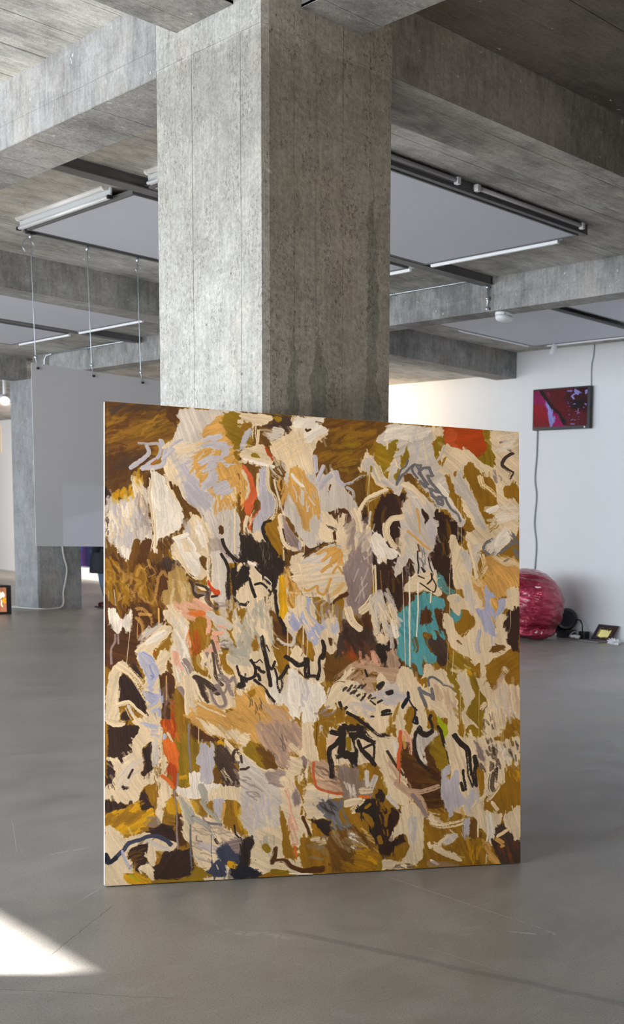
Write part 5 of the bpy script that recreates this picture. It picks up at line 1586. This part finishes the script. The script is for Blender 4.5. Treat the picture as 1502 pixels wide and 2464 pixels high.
panel_frame('ceiling_panel', 'largest white suspended ceiling panel, right of the near column', 3.75, 6.09, 6.09, 7.93, ZP, G1)
panel_frame('ceiling_panel', 'white suspended ceiling panel left of the near column, above the hanging screen', 3.75, 6.09, 8.17, 9.98, ZP, G1)
panel_frame('ceiling_panel', 'upper of the two white ceiling panels at the left edge, beyond the beam', 3.75, 6.09, 12.95, 14.72, ZP, G1)
panel_frame('ceiling_panel', 'lower smaller-looking white ceiling panel at the left edge', 3.75, 6.09, 15.02, 16.8, ZP, G1)
panel_frame('ceiling_panel', 'lilac-white ceiling panel above the television, behind the smoke detector', 7.9, 10.4, 9.2, 11.2, 3.98, G1)
panel_frame('ceiling_panel', 'white ceiling panel at the right edge above the white wall', 7.9, 10.4, 6.9, 8.95, 3.98, G1)

def rail(label, x0, x1, y, z0, z1, group='grey steel rails under the ceiling', w=.05):
    t = thing('steel_rail', label, 'rail', ((x0 + x1) / 2, y, z0), group)
    mb = MB().box(x0, x1, y - w * .7, y + w * .7, z0, z1 - .008)                       # web
    mb.build('web', M_STEEL, t)
    MB().box(x0, x1, y - w, y + w, z0 - .008, z0).build('flange', M_STEEL, t)
    MB().box(x0, x1, y - w, y + w, z1 - .008, z1).build('flange', M_STEEL, t)
    return t
rail('dark grey steel rail carrying two light battens, right of the near column', 3.0, 6.13, 6.05, ZP + .01, CE, w=.022)
rail('grey steel rail between the two nearest ceiling panels, crossing behind the column', 2.9, 6.88, 8.05, ZP + .01, CE, w=.07)
rail('thin grey steel rail from which the three hanging wires drop', 3.74, 6.2, 10.02, ZP - .005, CE, w=.02)
rail('grey steel rail between the two far left ceiling panels', 3.4, 6.86, 14.87, ZP + .01, CE, w=.07)

def batten(label, x, ya, yb, z, group, glass=True):
    """light batten running in Y on the side of a panel"""
    t = thing('light_batten', label, 'light fitting', (x, (ya + yb) / 2, z), group)
    MB().box(x + .012, x + .022, ya, yb, z - .03, z + .07).build('housing', M_ALU, t)
    MB().tube([(x - .014, ya + .06, z + .045), (x - .014, yb - .06, z + .045)], .018, 10).build('tube', M_TUBE, t)
    for q in (ya + .05, yb - .05): MB().tube([(x - .012, q - .018, z + .045), (x - .012, q + .018, z + .045)], .021, 10).box(x - .012, x + .015, q - .012, q + .012, z + .03, z + .06).build('lamp_holder', M_WHITEPL, t)
    MB().tube([(x + .002, ya + .02, z - .022), (x + .002, yb - .02, z - .022)], .012, 8).build('lower_strip', M_TUBE, t)
    for q in (ya - .0, yb): MB().box(x - .012, x + .018, q - .02, q + .01, z - .036, z - .012).build('end_clip', M_BLACK, t)
    return t
G2 = 'white tube battens beside the ceiling panels'
batten('white tube batten along the left end of the panel above the hanging screen', 3.70, 8.42, 10.02, ZP + .025, G2)
batten('white tube batten cut off by the near column, right of the steel rail', 3.70, 6.2, 7.86, ZP + .025, G2)
def strip(label, x, ya, yb, z, axis='y'):
    t = thing('edge_strip', label, 'light strip', ((x, (ya + yb) / 2, z) if axis == 'y' else ((ya + yb) / 2, x, z)), 'white edge strips of the ceiling panels')
    if axis == 'y':
        MB().box(x - .012, x + .012, ya, yb, z - .012, z + .014).build('profile', M_TUBE, t, bevel=.003)
        MB().box(x - .018, x + .018, ya - .03, yb + .03, z + .014, z + .022).build('clip_rail', M_ALU, t)
    else:
        MB().box(ya, yb, x - .012, x + .012, z - .012, z + .014).build('profile', M_TUBE, t, bevel=.003)
        MB().box(ya - .03, yb + .03, x - .018, x + .018, z + .014, z + .022).build('clip_rail', M_ALU, t)
    return t
strip('bright white strip along the far end of the largest ceiling panel', 6.115, 6.33, 7.88, ZP - .01)
strip('short bright white strip just right of the near column under the rail', 6.115, 8.17, 9.7, ZP - .01)
strip('white strip at the end of the upper left ceiling panel', 6.115, 13.12, 14.77, ZP - .01)
strip('white strip at the end of the lower left ceiling panel, near the first wire', 6.115, 15.06, 16.6, ZP - .01)
strip('pale strip left of the television panel, running down to the right', 11.23, 9.15, 10.33, 3.975, 'x')
strip('white strip along the panel edge above the television, at the right edge', 10.43, 8.6, 10.96, 3.975)

def side_batten(label, xa, xb, y, z):
    t = thing('light_batten', label, 'light fitting', ((xa + xb) / 2, y, z), 'dull tube battens on the dark steel rail')
    MB().box(xa, xb, y + .012, y + .03, z - .012, z + .02).build('housing', M_STEEL, t)
    MB().tube([(xa + .01, y - .005, z), (xb - .01, y - .005, z)], .016, 10).build('tube', M_TUBE_DULL, t)
    for q in (xa + .012, xb - .012): MB().box(q - .014, q + .014, y - .028, y + .014, z - .026, z + .02).build('lamp_holder', M_WHITEPL, t, bevel=.004)
side_batten('dull tube batten on the dark rail, cut by the near column', 3.3, 4.865, 6.0, ZP + .042)
side_batten('dull tube batten on the dark rail, right of its twin', 5.01, 6.04, 6.0, ZP + .042)

# conduits on the beams
def pipe(label, pts, r, m, clips, name='conduit', cat='pipe', group=None):
    t = thing(name, label, cat, pts[0], group)
    MB().tube(pts, r, 8).build('pipe', m, t)
    for c in clips: MB().lathe((c[0], c[1], c[2]), c[3], [(-.012, r * 2.1), (.012, r * 2.1)], 10).build('clip', M_ZINC, t)
    return t
pipe('thin pale conduit running along the top of the beam right of the column', [(6.885, 12.0, 3.785), (6.885, 8.3, 3.785)], .008, M_ZINC, [(6.885, 9.45, 3.785, (0, 1, 0))])
pipe('short vertical grey pipe on the beam, above the smoke detector', [(6.885, 8.045, 3.715), (6.885, 8.045, 3.495)], .009, M_ZINC, [(6.885, 8.045, 3.70, (0, 0, 1)), (6.885, 8.045, 3.60, (0, 0, 1)), (6.885, 8.045, 3.505, (0, 0, 1))])
pipe('thin conduit along the beam top behind the hanging wires', [(6.885, 17.6, 3.775), (6.885, 15.3, 3.775)], .010, M_ZINC, [(6.885, 16.4, 3.775, (0, 1, 0))])
pipe('bent grey conduit in the dark corner above the hanging screen', [(6.86, 17.75, 3.45), (6.86, 17.75, 3.70), (6.87, 17.70, 3.76), (6.885, 17.55, 3.775)], .014, M_ZINC, [])

t = thing('smoke_detector', 'round white smoke detector under the beam, left of the television', 'smoke detector', (7.02, 7.97, 3.49))
MB().lathe((7.02, 7.97, 3.49), (0, 0, -1), [(0, .078), (.012, .080), (.03, .079)], 28).build('base', M_WHITEPL, t, smooth=False)
MB().lathe((7.02, 7.97, 3.46), (0, 0, -1), [(0, .080), (.025, .079), (.042, .068), (.052, .045), (.055, .012)], 28).build('dome', M_WHITEPL, t)
for a in (.6, 2.4, 4.2): MB().lathe((7.02 + .078 * math.cos(a + 1.7), 7.97 + .078 * math.sin(a + 1.7), 3.47), (math.cos(a + 1.7), math.sin(a + 1.7), 0), [(-.004, .008), (.006, .007)], 8).build('screw', M_ZINC, t)

def spotlight(label, p, dirn, s=1.0, glow=0.0, stem=.10):
    t = thing('spotlight', label, 'spotlight', p, 'small white ceiling spotlights'); p = Vector(p); d = Vector(dirn).normalized()
    MB().lathe(p, (0, 0, 1), [(0, .012 * s), (stem, .012 * s)], 8).build('stem', M_WHITEPL, t)
    MB().lathe(p - d * .06 * s, d, [(0, .02 * s), (.01 * s, .034 * s), (.12 * s, .038 * s), (.13 * s, .036 * s)], 16).build('lamp_body', M_WHITEPL, t)
    m = M_WHITEPL
    if glow:
        g = NT('lamp_glow'); g.p(Emission_Color=(1, .82, .68, 1), Emission_Strength=glow); m = g.m
    MB().lathe(p + d * .071 * s, d, [(0, .03 * s), (.004 * s, .03 * s)], 16).build('lens', m, t)
spotlight('small white spotlight under the panel edge above the television', (10.37, 10.78, 3.90), (-.3, .2, -1), 1.0, 0.0, .09)
spotlight('lit round spotlight at the left edge beyond the pale column', (7.45, 20.9, 3.36), (-.3, -.9, -.30), 2.2, 3.0, .435)

# ------------------------------------------------------------------ hanging projection screen on three wires
t = thing('projection_screen', 'grey-white hanging projection screen on three wires, left of the near column', 'screen', (4.9, 10.02, 1.18))
def screen_mat():
    q = NT('screen_cloth'); P = q.pos(); v = q.noise(P, 2.0, 3)
    q.p(Base_Color=q.mix(v, (.47, .47, .48, 1), (.53, .525, .525, 1)), Roughness=.7); return q.m
M_SCREEN = screen_mat()
def quadxz(name, pts, y, th, m, par):
    mb = MB(); lo = [mb.bm.verts.new((x, y, z)) for x, z in pts]; hi = [mb.bm.verts.new((x, y + th, z)) for x, z in pts]; n = len(pts)
    for i in range(n): mb.bm.faces.new((lo[i], lo[(i + 1) % n], hi[(i + 1) % n], hi[i]))
    mb.bm.faces.new(lo); mb.bm.faces.new(hi[::-1])
    return mb.build(name, m, par)
quadxz('screen_sheet', [(3.775, 1.175), (6.05, 1.205), (6.05, 2.672), (3.772, 2.672)], 10.02, .004, M_SCREEN, t)
def glow(name, col, s, base):
    q = NT(name); q.p(Base_Color=base, Roughness=.7, Emission_Color=col, Emission_Strength=s); return q.m
quadxz('projected_picture', [(3.985, 1.178), (5.6, 1.20), (5.6, 1.72), (3.985, 1.71)], 10.018, .001, glow('projection_faint', (.62, .62, .95, 1), .035, (.5, .5, .51, 1)), t)
quadxz('projected_picture', [(3.985, 1.179), (5.6, 1.201), (5.6, 1.84), (4.5, 1.56), (3.985, 1.405)], 10.016, .001, glow('projection_bright', (.62, .62, .98, 1), .085, (.5, .5, .51, 1)), t)
for k, (hx, lx) in enumerate(((3.787, 3.80), (4.218, 4.233), (4.628, 4.640))):
    ring = ('leftmost', 'middle', 'rightmost')[k]
    w = thing('suspension_wire', ring + ' of the three thin wires holding the hanging screen', 'wire', (hx, 10.01, 2.63), 'wires of the hanging screen')
    MB().tube([(hx, 10.01, 3.70), (hx, 10.005, 3.4), (lx, 10.005, 2.72), (lx + .012, 10.005, 2.635)], .0028, 6).build('wire', M_ZINC, w)
    MB().lathe((hx, 10.01, 3.66), (0, 0, 1), [(0, .008), (.012, .014), (.028, .014), (.04, .008)], 10).build('hook', M_ZINC, w)
    if k == 0: MB().box(hx - .03, hx + .03, 9.985, 10.035, 3.695, 3.709).build('hook_plate', M_BLACK, w)
    pts = []
    R = (.062, .034, .032)[k]
    for turn in range(19 * (2 if k == 0 else 1)):
        a = turn / 18 * 2 * math.pi; rr = R * (1 - .006 * turn)
        pts.append((hx - (R * .35 if k < 2 else 0) + math.cos(a) * rr * .75, 10.0 + .004 * math.sin(turn), 3.61 - R * .3 + math.sin(a) * rr))
    MB().tube(pts, .0022, 5).build('wire_loop', M_ZINC, w)
    MB().lathe((lx, 10.0, 2.72), (0, 0, 1), [(-.014, .006), (0, .011), (.014, .006)], 8).tube([(lx - .014, 10, 2.722), (lx + .014, 10, 2.716)], .005, 6).build('wire_clamp', M_ZINC, w)
    MB().lathe((lx + .012, 9.995, 2.632), (0, -1, 0), [(-.01, .010), (.008, .010)], 10).build('fixing_bolt', M_BLACK, w)

# ------------------------------------------------------------------ the painting
PIC = paint_image = None
im = gen_image('brushwork', STROKES, 1.4, 1000, 1160)
M_PAINT = image_mat('oil_paint', im, rough=.42, bump=.35, gain=PAINT_GAIN)
lean = math.radians(11.3)
A = Vector((1.846, 4.347, 0.004)); B = Vector((3.186, 3.441, 0.004))
u = (B - A).normalized(); nb = Vector((-u.y, u.x, 0)); v = nb * math.sin(lean) + Vector((0, 0, math.cos(lean)))
nf = u.cross(v).normalized()            # towards the viewer
if nf.y > 0: nf = -nf
TL = A - u * .042 + v * 1.932; TR = A + u * 1.625 + v * 1.924; TH = .036
pt = thing('painting', 'huge unframed abstract painting in ochre, brown and cream leaning on the concrete column', 'painting', (A + B) / 2 - Vector((0, 0, .004)))
e = u * .0055
uvquad('painted_canvas', (TL + nf * .0012 + e, TR + nf * .0012, B + nf * .0012, A + nf * .0012 + e), M_PAINT, pt, n=8)
M_EDGE = plain('primed_canvas_edge', (.82, .78, .73, 1), .7, var=.05, scale=60)
mb = MB(); c8 = [A, B, B - nf * TH, A - nf * TH, TL, TR, TR - nf * TH, TL - nf * TH]
mb.hexa(c8).build('canvas_wrap', M_EDGE, pt, bevel=.007, seg=4)
M_WOOD = plain('stretcher_wood', (.42, .28, .15, 1), .6, var=.15, scale=12)
for a, b, w in ((A, B, v), (TL, TR, -v), (A, TL, u), (B, TR, -u)):
    a2, b2 = a - nf * (TH + .012), b - nf * (TH + .012); d = (b2 - a2).normalized()
    MB().obox((a2 + b2) / 2 + w * .035, d, w, nf, (b2 - a2).length / 2 - .03, .026, .008).build('stretcher_bar', M_WOOD, pt)

# ------------------------------------------------------------------ right wall: television, cables, foil bag, blower, laptop
im = gen_image('tv_frame', TVPIC, 2.0, 200, 110)
t = thing('television', 'flat black television on the white wall showing a crimson abstract picture', 'television', (WALLX - .05, 11.33, 2.94))
MB().box(WALLX - .075, WALLX - .02, 10.765, 11.915, 2.945, 3.53).build('casing', M_BLACK, t, bevel=.008)
x = WALLX - .0765
uvquad('display', ((x, 11.893, 3.512), (x, 10.815, 3.512), (x, 10.815, 2.985), (x, 11.893, 2.985)), image_mat('display_glow', im, emit=.55), t)
MB().box(WALLX - .02, WALLX - .001, 11.1, 11.6, 3.1, 3.4).build('wall_bracket', M_STEEL, t)
MB().lathe((x + .002, 10.86, 2.965), (-1, 0, 0), [(0, .013), (.003, .013)], 12).build('badge', M_WHITEPL, t)

def cable(label, pts, r, m, group=None):
    P = [Vector(p) for p in pts]; out = []
    for i in range(len(P) - 1):
        a, b, c, d = P[max(i - 1, 0)], P[i], P[i + 1], P[min(i + 2, len(P) - 1)]
        for k in range(6):
            s = k / 6; out.append(.5 * ((2 * b) + (c - a) * s + (2 * a - 5 * b + 4 * c - d) * s * s + (3 * b - a - 3 * c + d) * s ** 3))
    out.append(P[-1])
    o = MB().tube(out, r, 8).build('cable', m)
    return tag(o, label, 'cable', group)
cable('thin grey cable running up the wall from the television', [(WALLX - .012, 10.81, 3.52), (WALLX - .012, 10.815, 3.8), (WALLX - .012, 10.78, 3.95), (WALLX - .012, 10.77, 4.10)], .007, M_CABLE_G)
cable('wavy grey cable hanging from the television down to the pink bag', [(WALLX - .012, 11.87, 2.96), (WALLX - .012, 11.875, 2.6), (WALLX - .012, 11.90, 2.25), (WALLX - .012, 11.86, 2.0), (WALLX - .012, 11.89, 1.6), (WALLX - .012, 11.84, 1.3), (WALLX - .012, 11.86, .93)], .011, M_CABLE_G)
cable('white cable dropping from the hanging screen along the far pale column to the floor', [(7.24, 18.27, 1.2), (7.25, 18.27, .97), (7.272, 18.27, .80), (7.31, 18.27, .62), (7.285, 18.27, .42), (7.25, 18.27, .25), (7.25, 18.26, .11), (7.20, 18.24, .03), (7.06, 18.2, .012), (6.92, 18.2, .012), (6.78, 18.5, .012), (6.78, 18.9, .012), (6.70, 18.75, .012), (6.84, 18.45, .012)], .012, M_CABLE_W)

def foil_bag():
    """half inflated glossy foil bag slumped against the wall"""
    q = NT('pink_foil'); P = q.pos()
    f = q.noise(P, 3.0, 3); z = q.sep(P)[2]
    c = q.mix(q.ramp(f, .35, .7), (.30, .008, .035, 1), (.50, .035, .085, 1))
    q.p(Base_Color=c, Roughness=.12, Metallic=.45); q.b.inputs['Coat Weight'].default_value = .8; q.b.inputs['Coat Roughness'].default_value = .06
    wr = q.noise(q.scaled(P, 1.2, 1.2, 5), 3.6, 4, .6, 1.0); q.bump(wr, .8, .05)
    bm = bmesh.new(); bmesh.ops.create_icosphere(bm, subdivisions=6, radius=1)
    for vv in bm.verts:
        n = vv.co.copy(); a = math.atan2(n.y, n.x)
        w1 = 1 - abs(mnoise.noise(Vector((n.x * 2.1, n.y * 2.1, n.z * 6.5)) + Vector((0, 0, n.x * 1.2)))) * 2
        w2 = 1 - abs(mnoise.noise(Vector((n.x * 5 + 3, n.y * 5, n.z * 13)))) * 2
        low = max(0, -n.z - .15)
        w3 = mnoise.noise(Vector((n.x * 3.3, n.y * 3.3, n.z * 2.5 + 9)))
        r = 1 + .028 * w1 + .012 * w2 + .10 * low * w3 + .03 * mnoise.noise(n * 1.3)
        p = n * r; h = math.hypot(n.x, n.y)
        if n.z < .15 and h > 1e-4:                       # the lower half is fuller, then pinched where the foil folds on the floor
            k = min(1, (.15 - n.z) / .85); full = h ** .45 / h
            p.x *= 1 + (full - 1) * .82; p.y *= 1 + (full - 1) * .82
        if n.z < -.55:
            k = (-.55 - n.z) / .45; pleat = math.sin(a * 17 + 4 * w3) * .5 + math.sin(a * 31 + 2 * w1) * .3
            s = 1 + .16 * math.sin(min(1, k * 1.6) * math.pi) * -.6 + .14 * k + .05 * pleat * k
            p.x *= s; p.y *= s; p.z += .035 * pleat * min(1, k * 2)
        vv.co = (p.x * .455, p.y * .555, (p.z + 1) * .465)
    zmin = min(vv.co.z for vv in bm.verts)
    for vv in bm.verts: vv.co.z = max(0, vv.co.z - zmin) ; 
    for f in bm.faces: f.smooth = True
    me = bpy.data.meshes.new('foil_bag'); bm.to_mesh(me); bm.free(); me.materials.append(q.m)
    o = bpy.data.objects.new('foil_bag', me); COL.objects.link(o); o.location = (10.36, 11.18, 0.002)
    tag(o, 'large glossy crimson-pink inflated foil bag slumped on the floor against the white wall', 'bag')
    return o
foil_bag()

t = thing('air_blower', 'small black round blower on the floor between the pink bag and the cables', 'fan', (10.99, 11.03, 0))
c = Vector((10.99, 11.03, .26))
ax = Vector((-.75, -.66, 0)).normalized()
MB().lathe(c - ax * .10, ax, [(0, .09), (.01, .14), (.10, .16), (.18, .14), (.19, .09)], 28).build('blower_housing', M_BLACK, t)
mb = MB()
for k in range(20):
    a0, a1 = k / 20 * 2 * math.pi, (k + 1) / 20 * 2 * math.pi
    side = ax.cross(Vector((0, 0, 1)))
    P = lambda a, r, d: c + ax * d + (side * math.cos(a) + Vector((0, 0, 1)) * math.sin(a)) * r
    q = [mb.bm.verts.new(P(a, r, d)) for a, r, d in ((a0, .10, .092), (a1, .10, .092), (a1, .13, .105), (a0, .13, .105))]; mb.bm.faces.new(q)
mb.build('intake_ring', plain('grey_rubber', (.05, .05, .055, 1), .5), t)
MB().lathe(c + ax * .02, ax, [(0, .04), (.055, .035)], 14).build('hub', M_BLACK, t)
MB().box(10.90, 11.10, 10.94, 11.14, 0.0, .11).build('foot', M_BLACK, t, bevel=.01)
MB().obox((10.99, 11.12, .14), (.7, -.7, 0), (.7, .7, 0), (0, 0, 1), .10, .06, .07).build('outlet', M_BLACK, t, bevel=.01)

t = thing('power_adapter', 'black power adapter block at the foot of the white wall, beside the blower', 'power adapter', (11.02, 10.70, 0))
MB().box(10.96, 11.07, 10.64, 10.76, 0, .11).build('adapter_body', M_BLACK, t, bevel=.01)
MB().tube([(11.0, 10.72, .10), (11.0, 10.72, .20), (11.0, 10.76, .26), (11.0, 10.82, .27), (11.0, 10.86, .25)], .010, 8).build('plug_lead', M_BLACK, t)
cable('thin grey cable looping on the floor between pink bag and adapter', [(10.88, 10.86, .02), (10.90, 10.84, .07), (10.94, 10.80, .10), (10.99, 10.78, .05), (11.0, 10.78, .012)], .008, M_CABLE_G)
pts = []
for k in range(40):
    a = k * .8; pts.append((10.80 + .05 * math.cos(a) * (1 + .3 * math.sin(k)), 10.66 + .07 * math.sin(a), .02 + .035 * abs(math.sin(k * 1.7)) + .01))
cable('small tangle of pale cable on the floor right of the pink bag', pts, .006, M_CABLE_W)

t = thing('laptop', 'open black laptop on the floor against the white wall, yellow picture on its screen', 'laptop', (10.93, 10.42, 0))
xa = 10.99
MB().box(xa - .24, xa, 10.165, 10.545, .002, .020).build('keyboard_base', plain('laptop_grey', (.22, .19, .19, 1), .4), t, bevel=.004)
kb = MB()
for i in range(5):
    for j in range(12): kb.box(xa - .20 + i * .024, xa - .182 + i * .024, 10.205 + j * .0255, 10.225 + j * .0255, .020, .0225)
kb.build('keys', M_BLACK, t)['kind'] = 'stuff'
a0, a1 = Vector((xa, 10.545, .020)), Vector((xa, 10.165, .020)); up = Vector((.115, -.035, .20))
mb = MB(); th = Vector((.010, 0, .004)); mb.hexa([a0, a1, a1 + th, a0 + th, a0 + up, a1 + up, a1 + up + th, a0 + up + th]).build('lid', M_BLACK, t)
im = gen_image('laptop_frame', LAPPIC, 1.5, 160, 100)
e = Vector((-.003, 0, .001)); w = (a1 - a0)
uvquad('laptop_display', (a0 + w * .03 + up * .96 + e, a1 - w * .03 + up * .96 + e, a1 - w * .03 + up * .06 + e, a0 + w * .03 + up * .06 + e), image_mat('laptop_glow', im, emit=.9), t)

def crumple(name, label, cat, loc, sx, sy, sz, col, seed):
    bm = bmesh.new(); bmesh.ops.create_icosphere(bm, subdivisions=5, radius=1)
    for vv in bm.verts:
        n = vv.co.copy(); r = .55 + .75 * abs(mnoise.noise(n * 2.2 + Vector((seed, 0, 0)))) * 2 + .35 * abs(mnoise.noise(n * 5.5))
        vv.co = (n.x * r * sx, n.y * r * sy, max(0, (n.z * r * .8 + .55)) * sz)
    me = bpy.data.meshes.new(name); bm.to_mesh(me); bm.free(); me.materials.append(col)
    o = bpy.data.objects.new(name, me); COL.objects.link(o); o.location = loc
    return tag(o, label, cat)
crumple('crumpled_cloth', 'crumpled white cloth on the floor in front of the laptop', 'cloth', (10.86, 9.97, 0), .045, .10, .05, plain('white_cloth', (.8, .8, .8, 1), .8), 3)

# ------------------------------------------------------------------ left distance: box monitor, purple picture, framed print, visitor
t = thing('monitor', 'boxy black monitor on the floor at the left edge showing a flame-like picture', 'monitor', (6.0, 17.75, 0))
MB().box(5.70, 6.255, 17.52, 17.86, 0, .415).build('casing', M_BLACK, t, bevel=.012)
MB().box(5.70, 6.255, 17.505, 17.52, 0, .035).box(5.70, 6.255, 17.505, 17.52, .385, .415).box(6.195, 6.255, 17.505, 17.52, .035, .385).box(5.70, 5.745, 17.505, 17.52, .035, .385).build('bezel', M_BLACK, t)
im = gen_image('monitor_frame', MONPIC, 1.6, 130, 100)
uvquad('monitor_display', ((5.745, 17.512, .385), (6.195, 17.512, .385), (6.195, 17.512, .035), (5.745, 17.512, .035)), image_mat('monitor_glow', im, emit=1.5), t)

im = gen_image('purple_frame', PURPIC, .8, 300, 160)
t = thing('wall_picture', 'large blue and purple abstract picture low on the far white wall, behind the visitor', 'picture', (WALLX - .02, 26.0, .3))
MB().box(WALLX - .03, WALLX, 23.4, 28.6, .30, 2.9).build('backing', M_BLACK, t)
uvquad('print', ((WALLX - .032, 28.6, 2.9), (WALLX - .032, 23.4, 2.9), (WALLX - .032, 23.4, .30), (WALLX - .032, 28.6, .30)), image_mat('print_ink', im, rough=.5), t)
t = thing('wall_print', 'pale yellow print high on the far wall, cut off by the left edge', 'picture', (WALLX - .02, 32.0, 2.95))
MB().box(WALLX - .03, WALLX, 31.55, 33.2, 2.98, 3.72).build('print_board', plain('pale_yellow', (.72, .62, .48, 1), .6), t)

def skin_mesh(name, joints, edges, m, parent=None, sub=2, root=0):
    me = bpy.data.meshes.new(name); me.from_pydata([j[0] for j in joints], edges, []); me.materials.append(m)
    o = bpy.data.objects.new(name, me); COL.objects.link(o)
    sk = o.modifiers.new('skin', 'SKIN'); sk.use_smooth_shade = True
    for i, j in enumerate(joints):
        q = me.skin_vertices[0].data[i]; q.radius = j[1] if isinstance(j[1], tuple) else (j[1], j[1]); q.use_root = (i == root)
    s = o.modifiers.new('sub', 'SUBSURF'); s.levels = sub; s.render_levels = sub
    if parent:
        o.parent = parent
        if parent.type == 'EMPTY': o.matrix_parent_inverse = Matrix.Translation(-Vector(parent.location))
    return o
def visitor():
    """standing visitor seen from the side, mostly hidden by the painting and the hanging screen"""
    base = Vector((7.87, 18.25, 0)); fw = Vector((-.607, .794, 0)); sd = Vector((.794, .607, 0))
    Q = lambda f, s, z: tuple(base + fw * f + sd * s + Vector((0, 0, z)))
    t = thing('person', 'person in long dark coat, jeans and dark red shoes, mostly hidden behind the painting', 'person', base)
    skin = plain('skin', (.55, .36, .27, 1), .5); coat = plain('dark_coat', (.018, .022, .030, 1), .8, bump=.3); jeans = plain('jeans', (.10, .15, .22, 1), .8, bump=.3)
    J = [(Q(0, 0, .95), .13), (Q(0, 0, 1.12), .12), (Q(0, 0, 1.34), .14), (Q(.01, 0, 1.46), .06), (Q(.03, 0, 1.55), .055), (Q(.04, 0, 1.63), .095), (Q(.04, 0, 1.71), .07),
         (Q(0, .17, 1.38), .055), (Q(-.03, .22, 1.12), .042), (Q(.02, .20, .93), .032), (Q(.0, .12, .90), .03),
         (Q(0, -.17, 1.38), .055), (Q(-.03, -.22, 1.12), .042), (Q(.02, -.20, .93), .032), (Q(.0, -.12, .90), .03),
         (Q(.02, .09, .86), .085), (Q(.10, .10, .50), .060), (Q(.02, .10, .09), .042), (Q(0, -.09, .86), .085), (Q(-.02, -.10, .50), .060), (Q(-.14, -.10, .10), .042)]
    E_ = [(0, 1), (1, 2), (2, 3), (3, 4), (4, 5), (5, 6), (2, 7), (7, 8), (8, 9), (9, 10), (2, 11), (11, 12), (12, 13), (13, 14), (0, 15), (15, 16), (16, 17), (0, 18), (18, 19), (19, 20)]
    body = skin_mesh('body', J, E_, skin, t)
    mb = MB(); rings = []
    for z, a, b, off in ((.56, .210, .24, .0), (.60, .212, .245, .0), (.76, .195, .235, .0), (.95, .165, .215, 0), (1.05, .150, .20, 0), (1.20, .160, .215, .01), (1.36, .150, .225, .01), (1.44, .110, .16, .01), (1.50, .070, .08, .02)):
        rings.append([mb.bm.verts.new(Q(off + a * math.cos(k * math.pi / 14) * (1 + .035 * math.sin(k * 2.2 + z * 3)), b * math.sin(k * math.pi / 14), z)) for k in range(28)])
    for r0, r1 in zip(rings, rings[1:]):
        for k in range(28): mb.bm.faces.new((r0[k], r0[(k + 1) % 28], r1[(k + 1) % 28], r1[k]))
    mb.bm.faces.new(rings[0][::-1]); mb.bm.faces.new(rings[-1])
    mb.build('coat', coat, t, smooth=True)
    for s in (-1, 1): MB().tube([Q(0, s * .19, 1.40), Q(-.03, s * .25, 1.12), Q(.03, s * .22, .90)], 0, 14, True, [.075, .062, .052]).build('sleeve', coat, t, smooth=True)
    skin_mesh('jeans', [(Q(0, 0, .92), .15), (Q(.02, .09, .84), .10), (Q(.10, .10, .50), .078), (Q(.02, .10, .12), .06), (Q(0, -.09, .84), .10), (Q(-.02, -.10, .50), .078), (Q(-.14, -.10, .12), .06)],
              [(0, 1), (1, 2), (2, 3), (0, 4), (4, 5), (5, 6)], jeans, t)
    red = plain('dark_red_leather', (.10, .015, .02, 1), .4)
    for f, s in ((.02, .10), (-.14, -.10)):
        sh = skin_mesh('shoe', [(Q(f - .05, s, .055), .05), (Q(f + .06, s, .05), (.045, .05)), (Q(f + .16, s, .035), (.03, .045)), (Q(f, s, .10), .045)], [(0, 1), (1, 2), (0, 3)], red, t)
        MB().obox(Q(f + .055, s, .008), fw, sd, (0, 0, 1), .14, .045, .008).build('sole', M_BLACK, sh)
    skin_mesh('hair', [(Q(.01, 0, 1.70), .095), (Q(-.03, 0, 1.60), .09), (Q(-.05, 0, 1.48), .06)], [(0, 1), (1, 2)], plain('brown_hair', (.06, .035, .02, 1), .7), t)
    MB().lathe(Q(.12, 0, 1.63), fw, [(0, .018), (.02, .012), (.03, .004)], 8).build('nose', skin, body)
    for s in (-.035, .035): MB().lathe(Q(.115, s, 1.665), fw, [(0, .013), (.012, .008)], 8).build('eye', M_BLACK, body)
    MB().obox(Q(.125, 0, 1.585), sd, (0, 0, 1), fw, .025, .006, .006).build('mouth', red, body)
visitor()
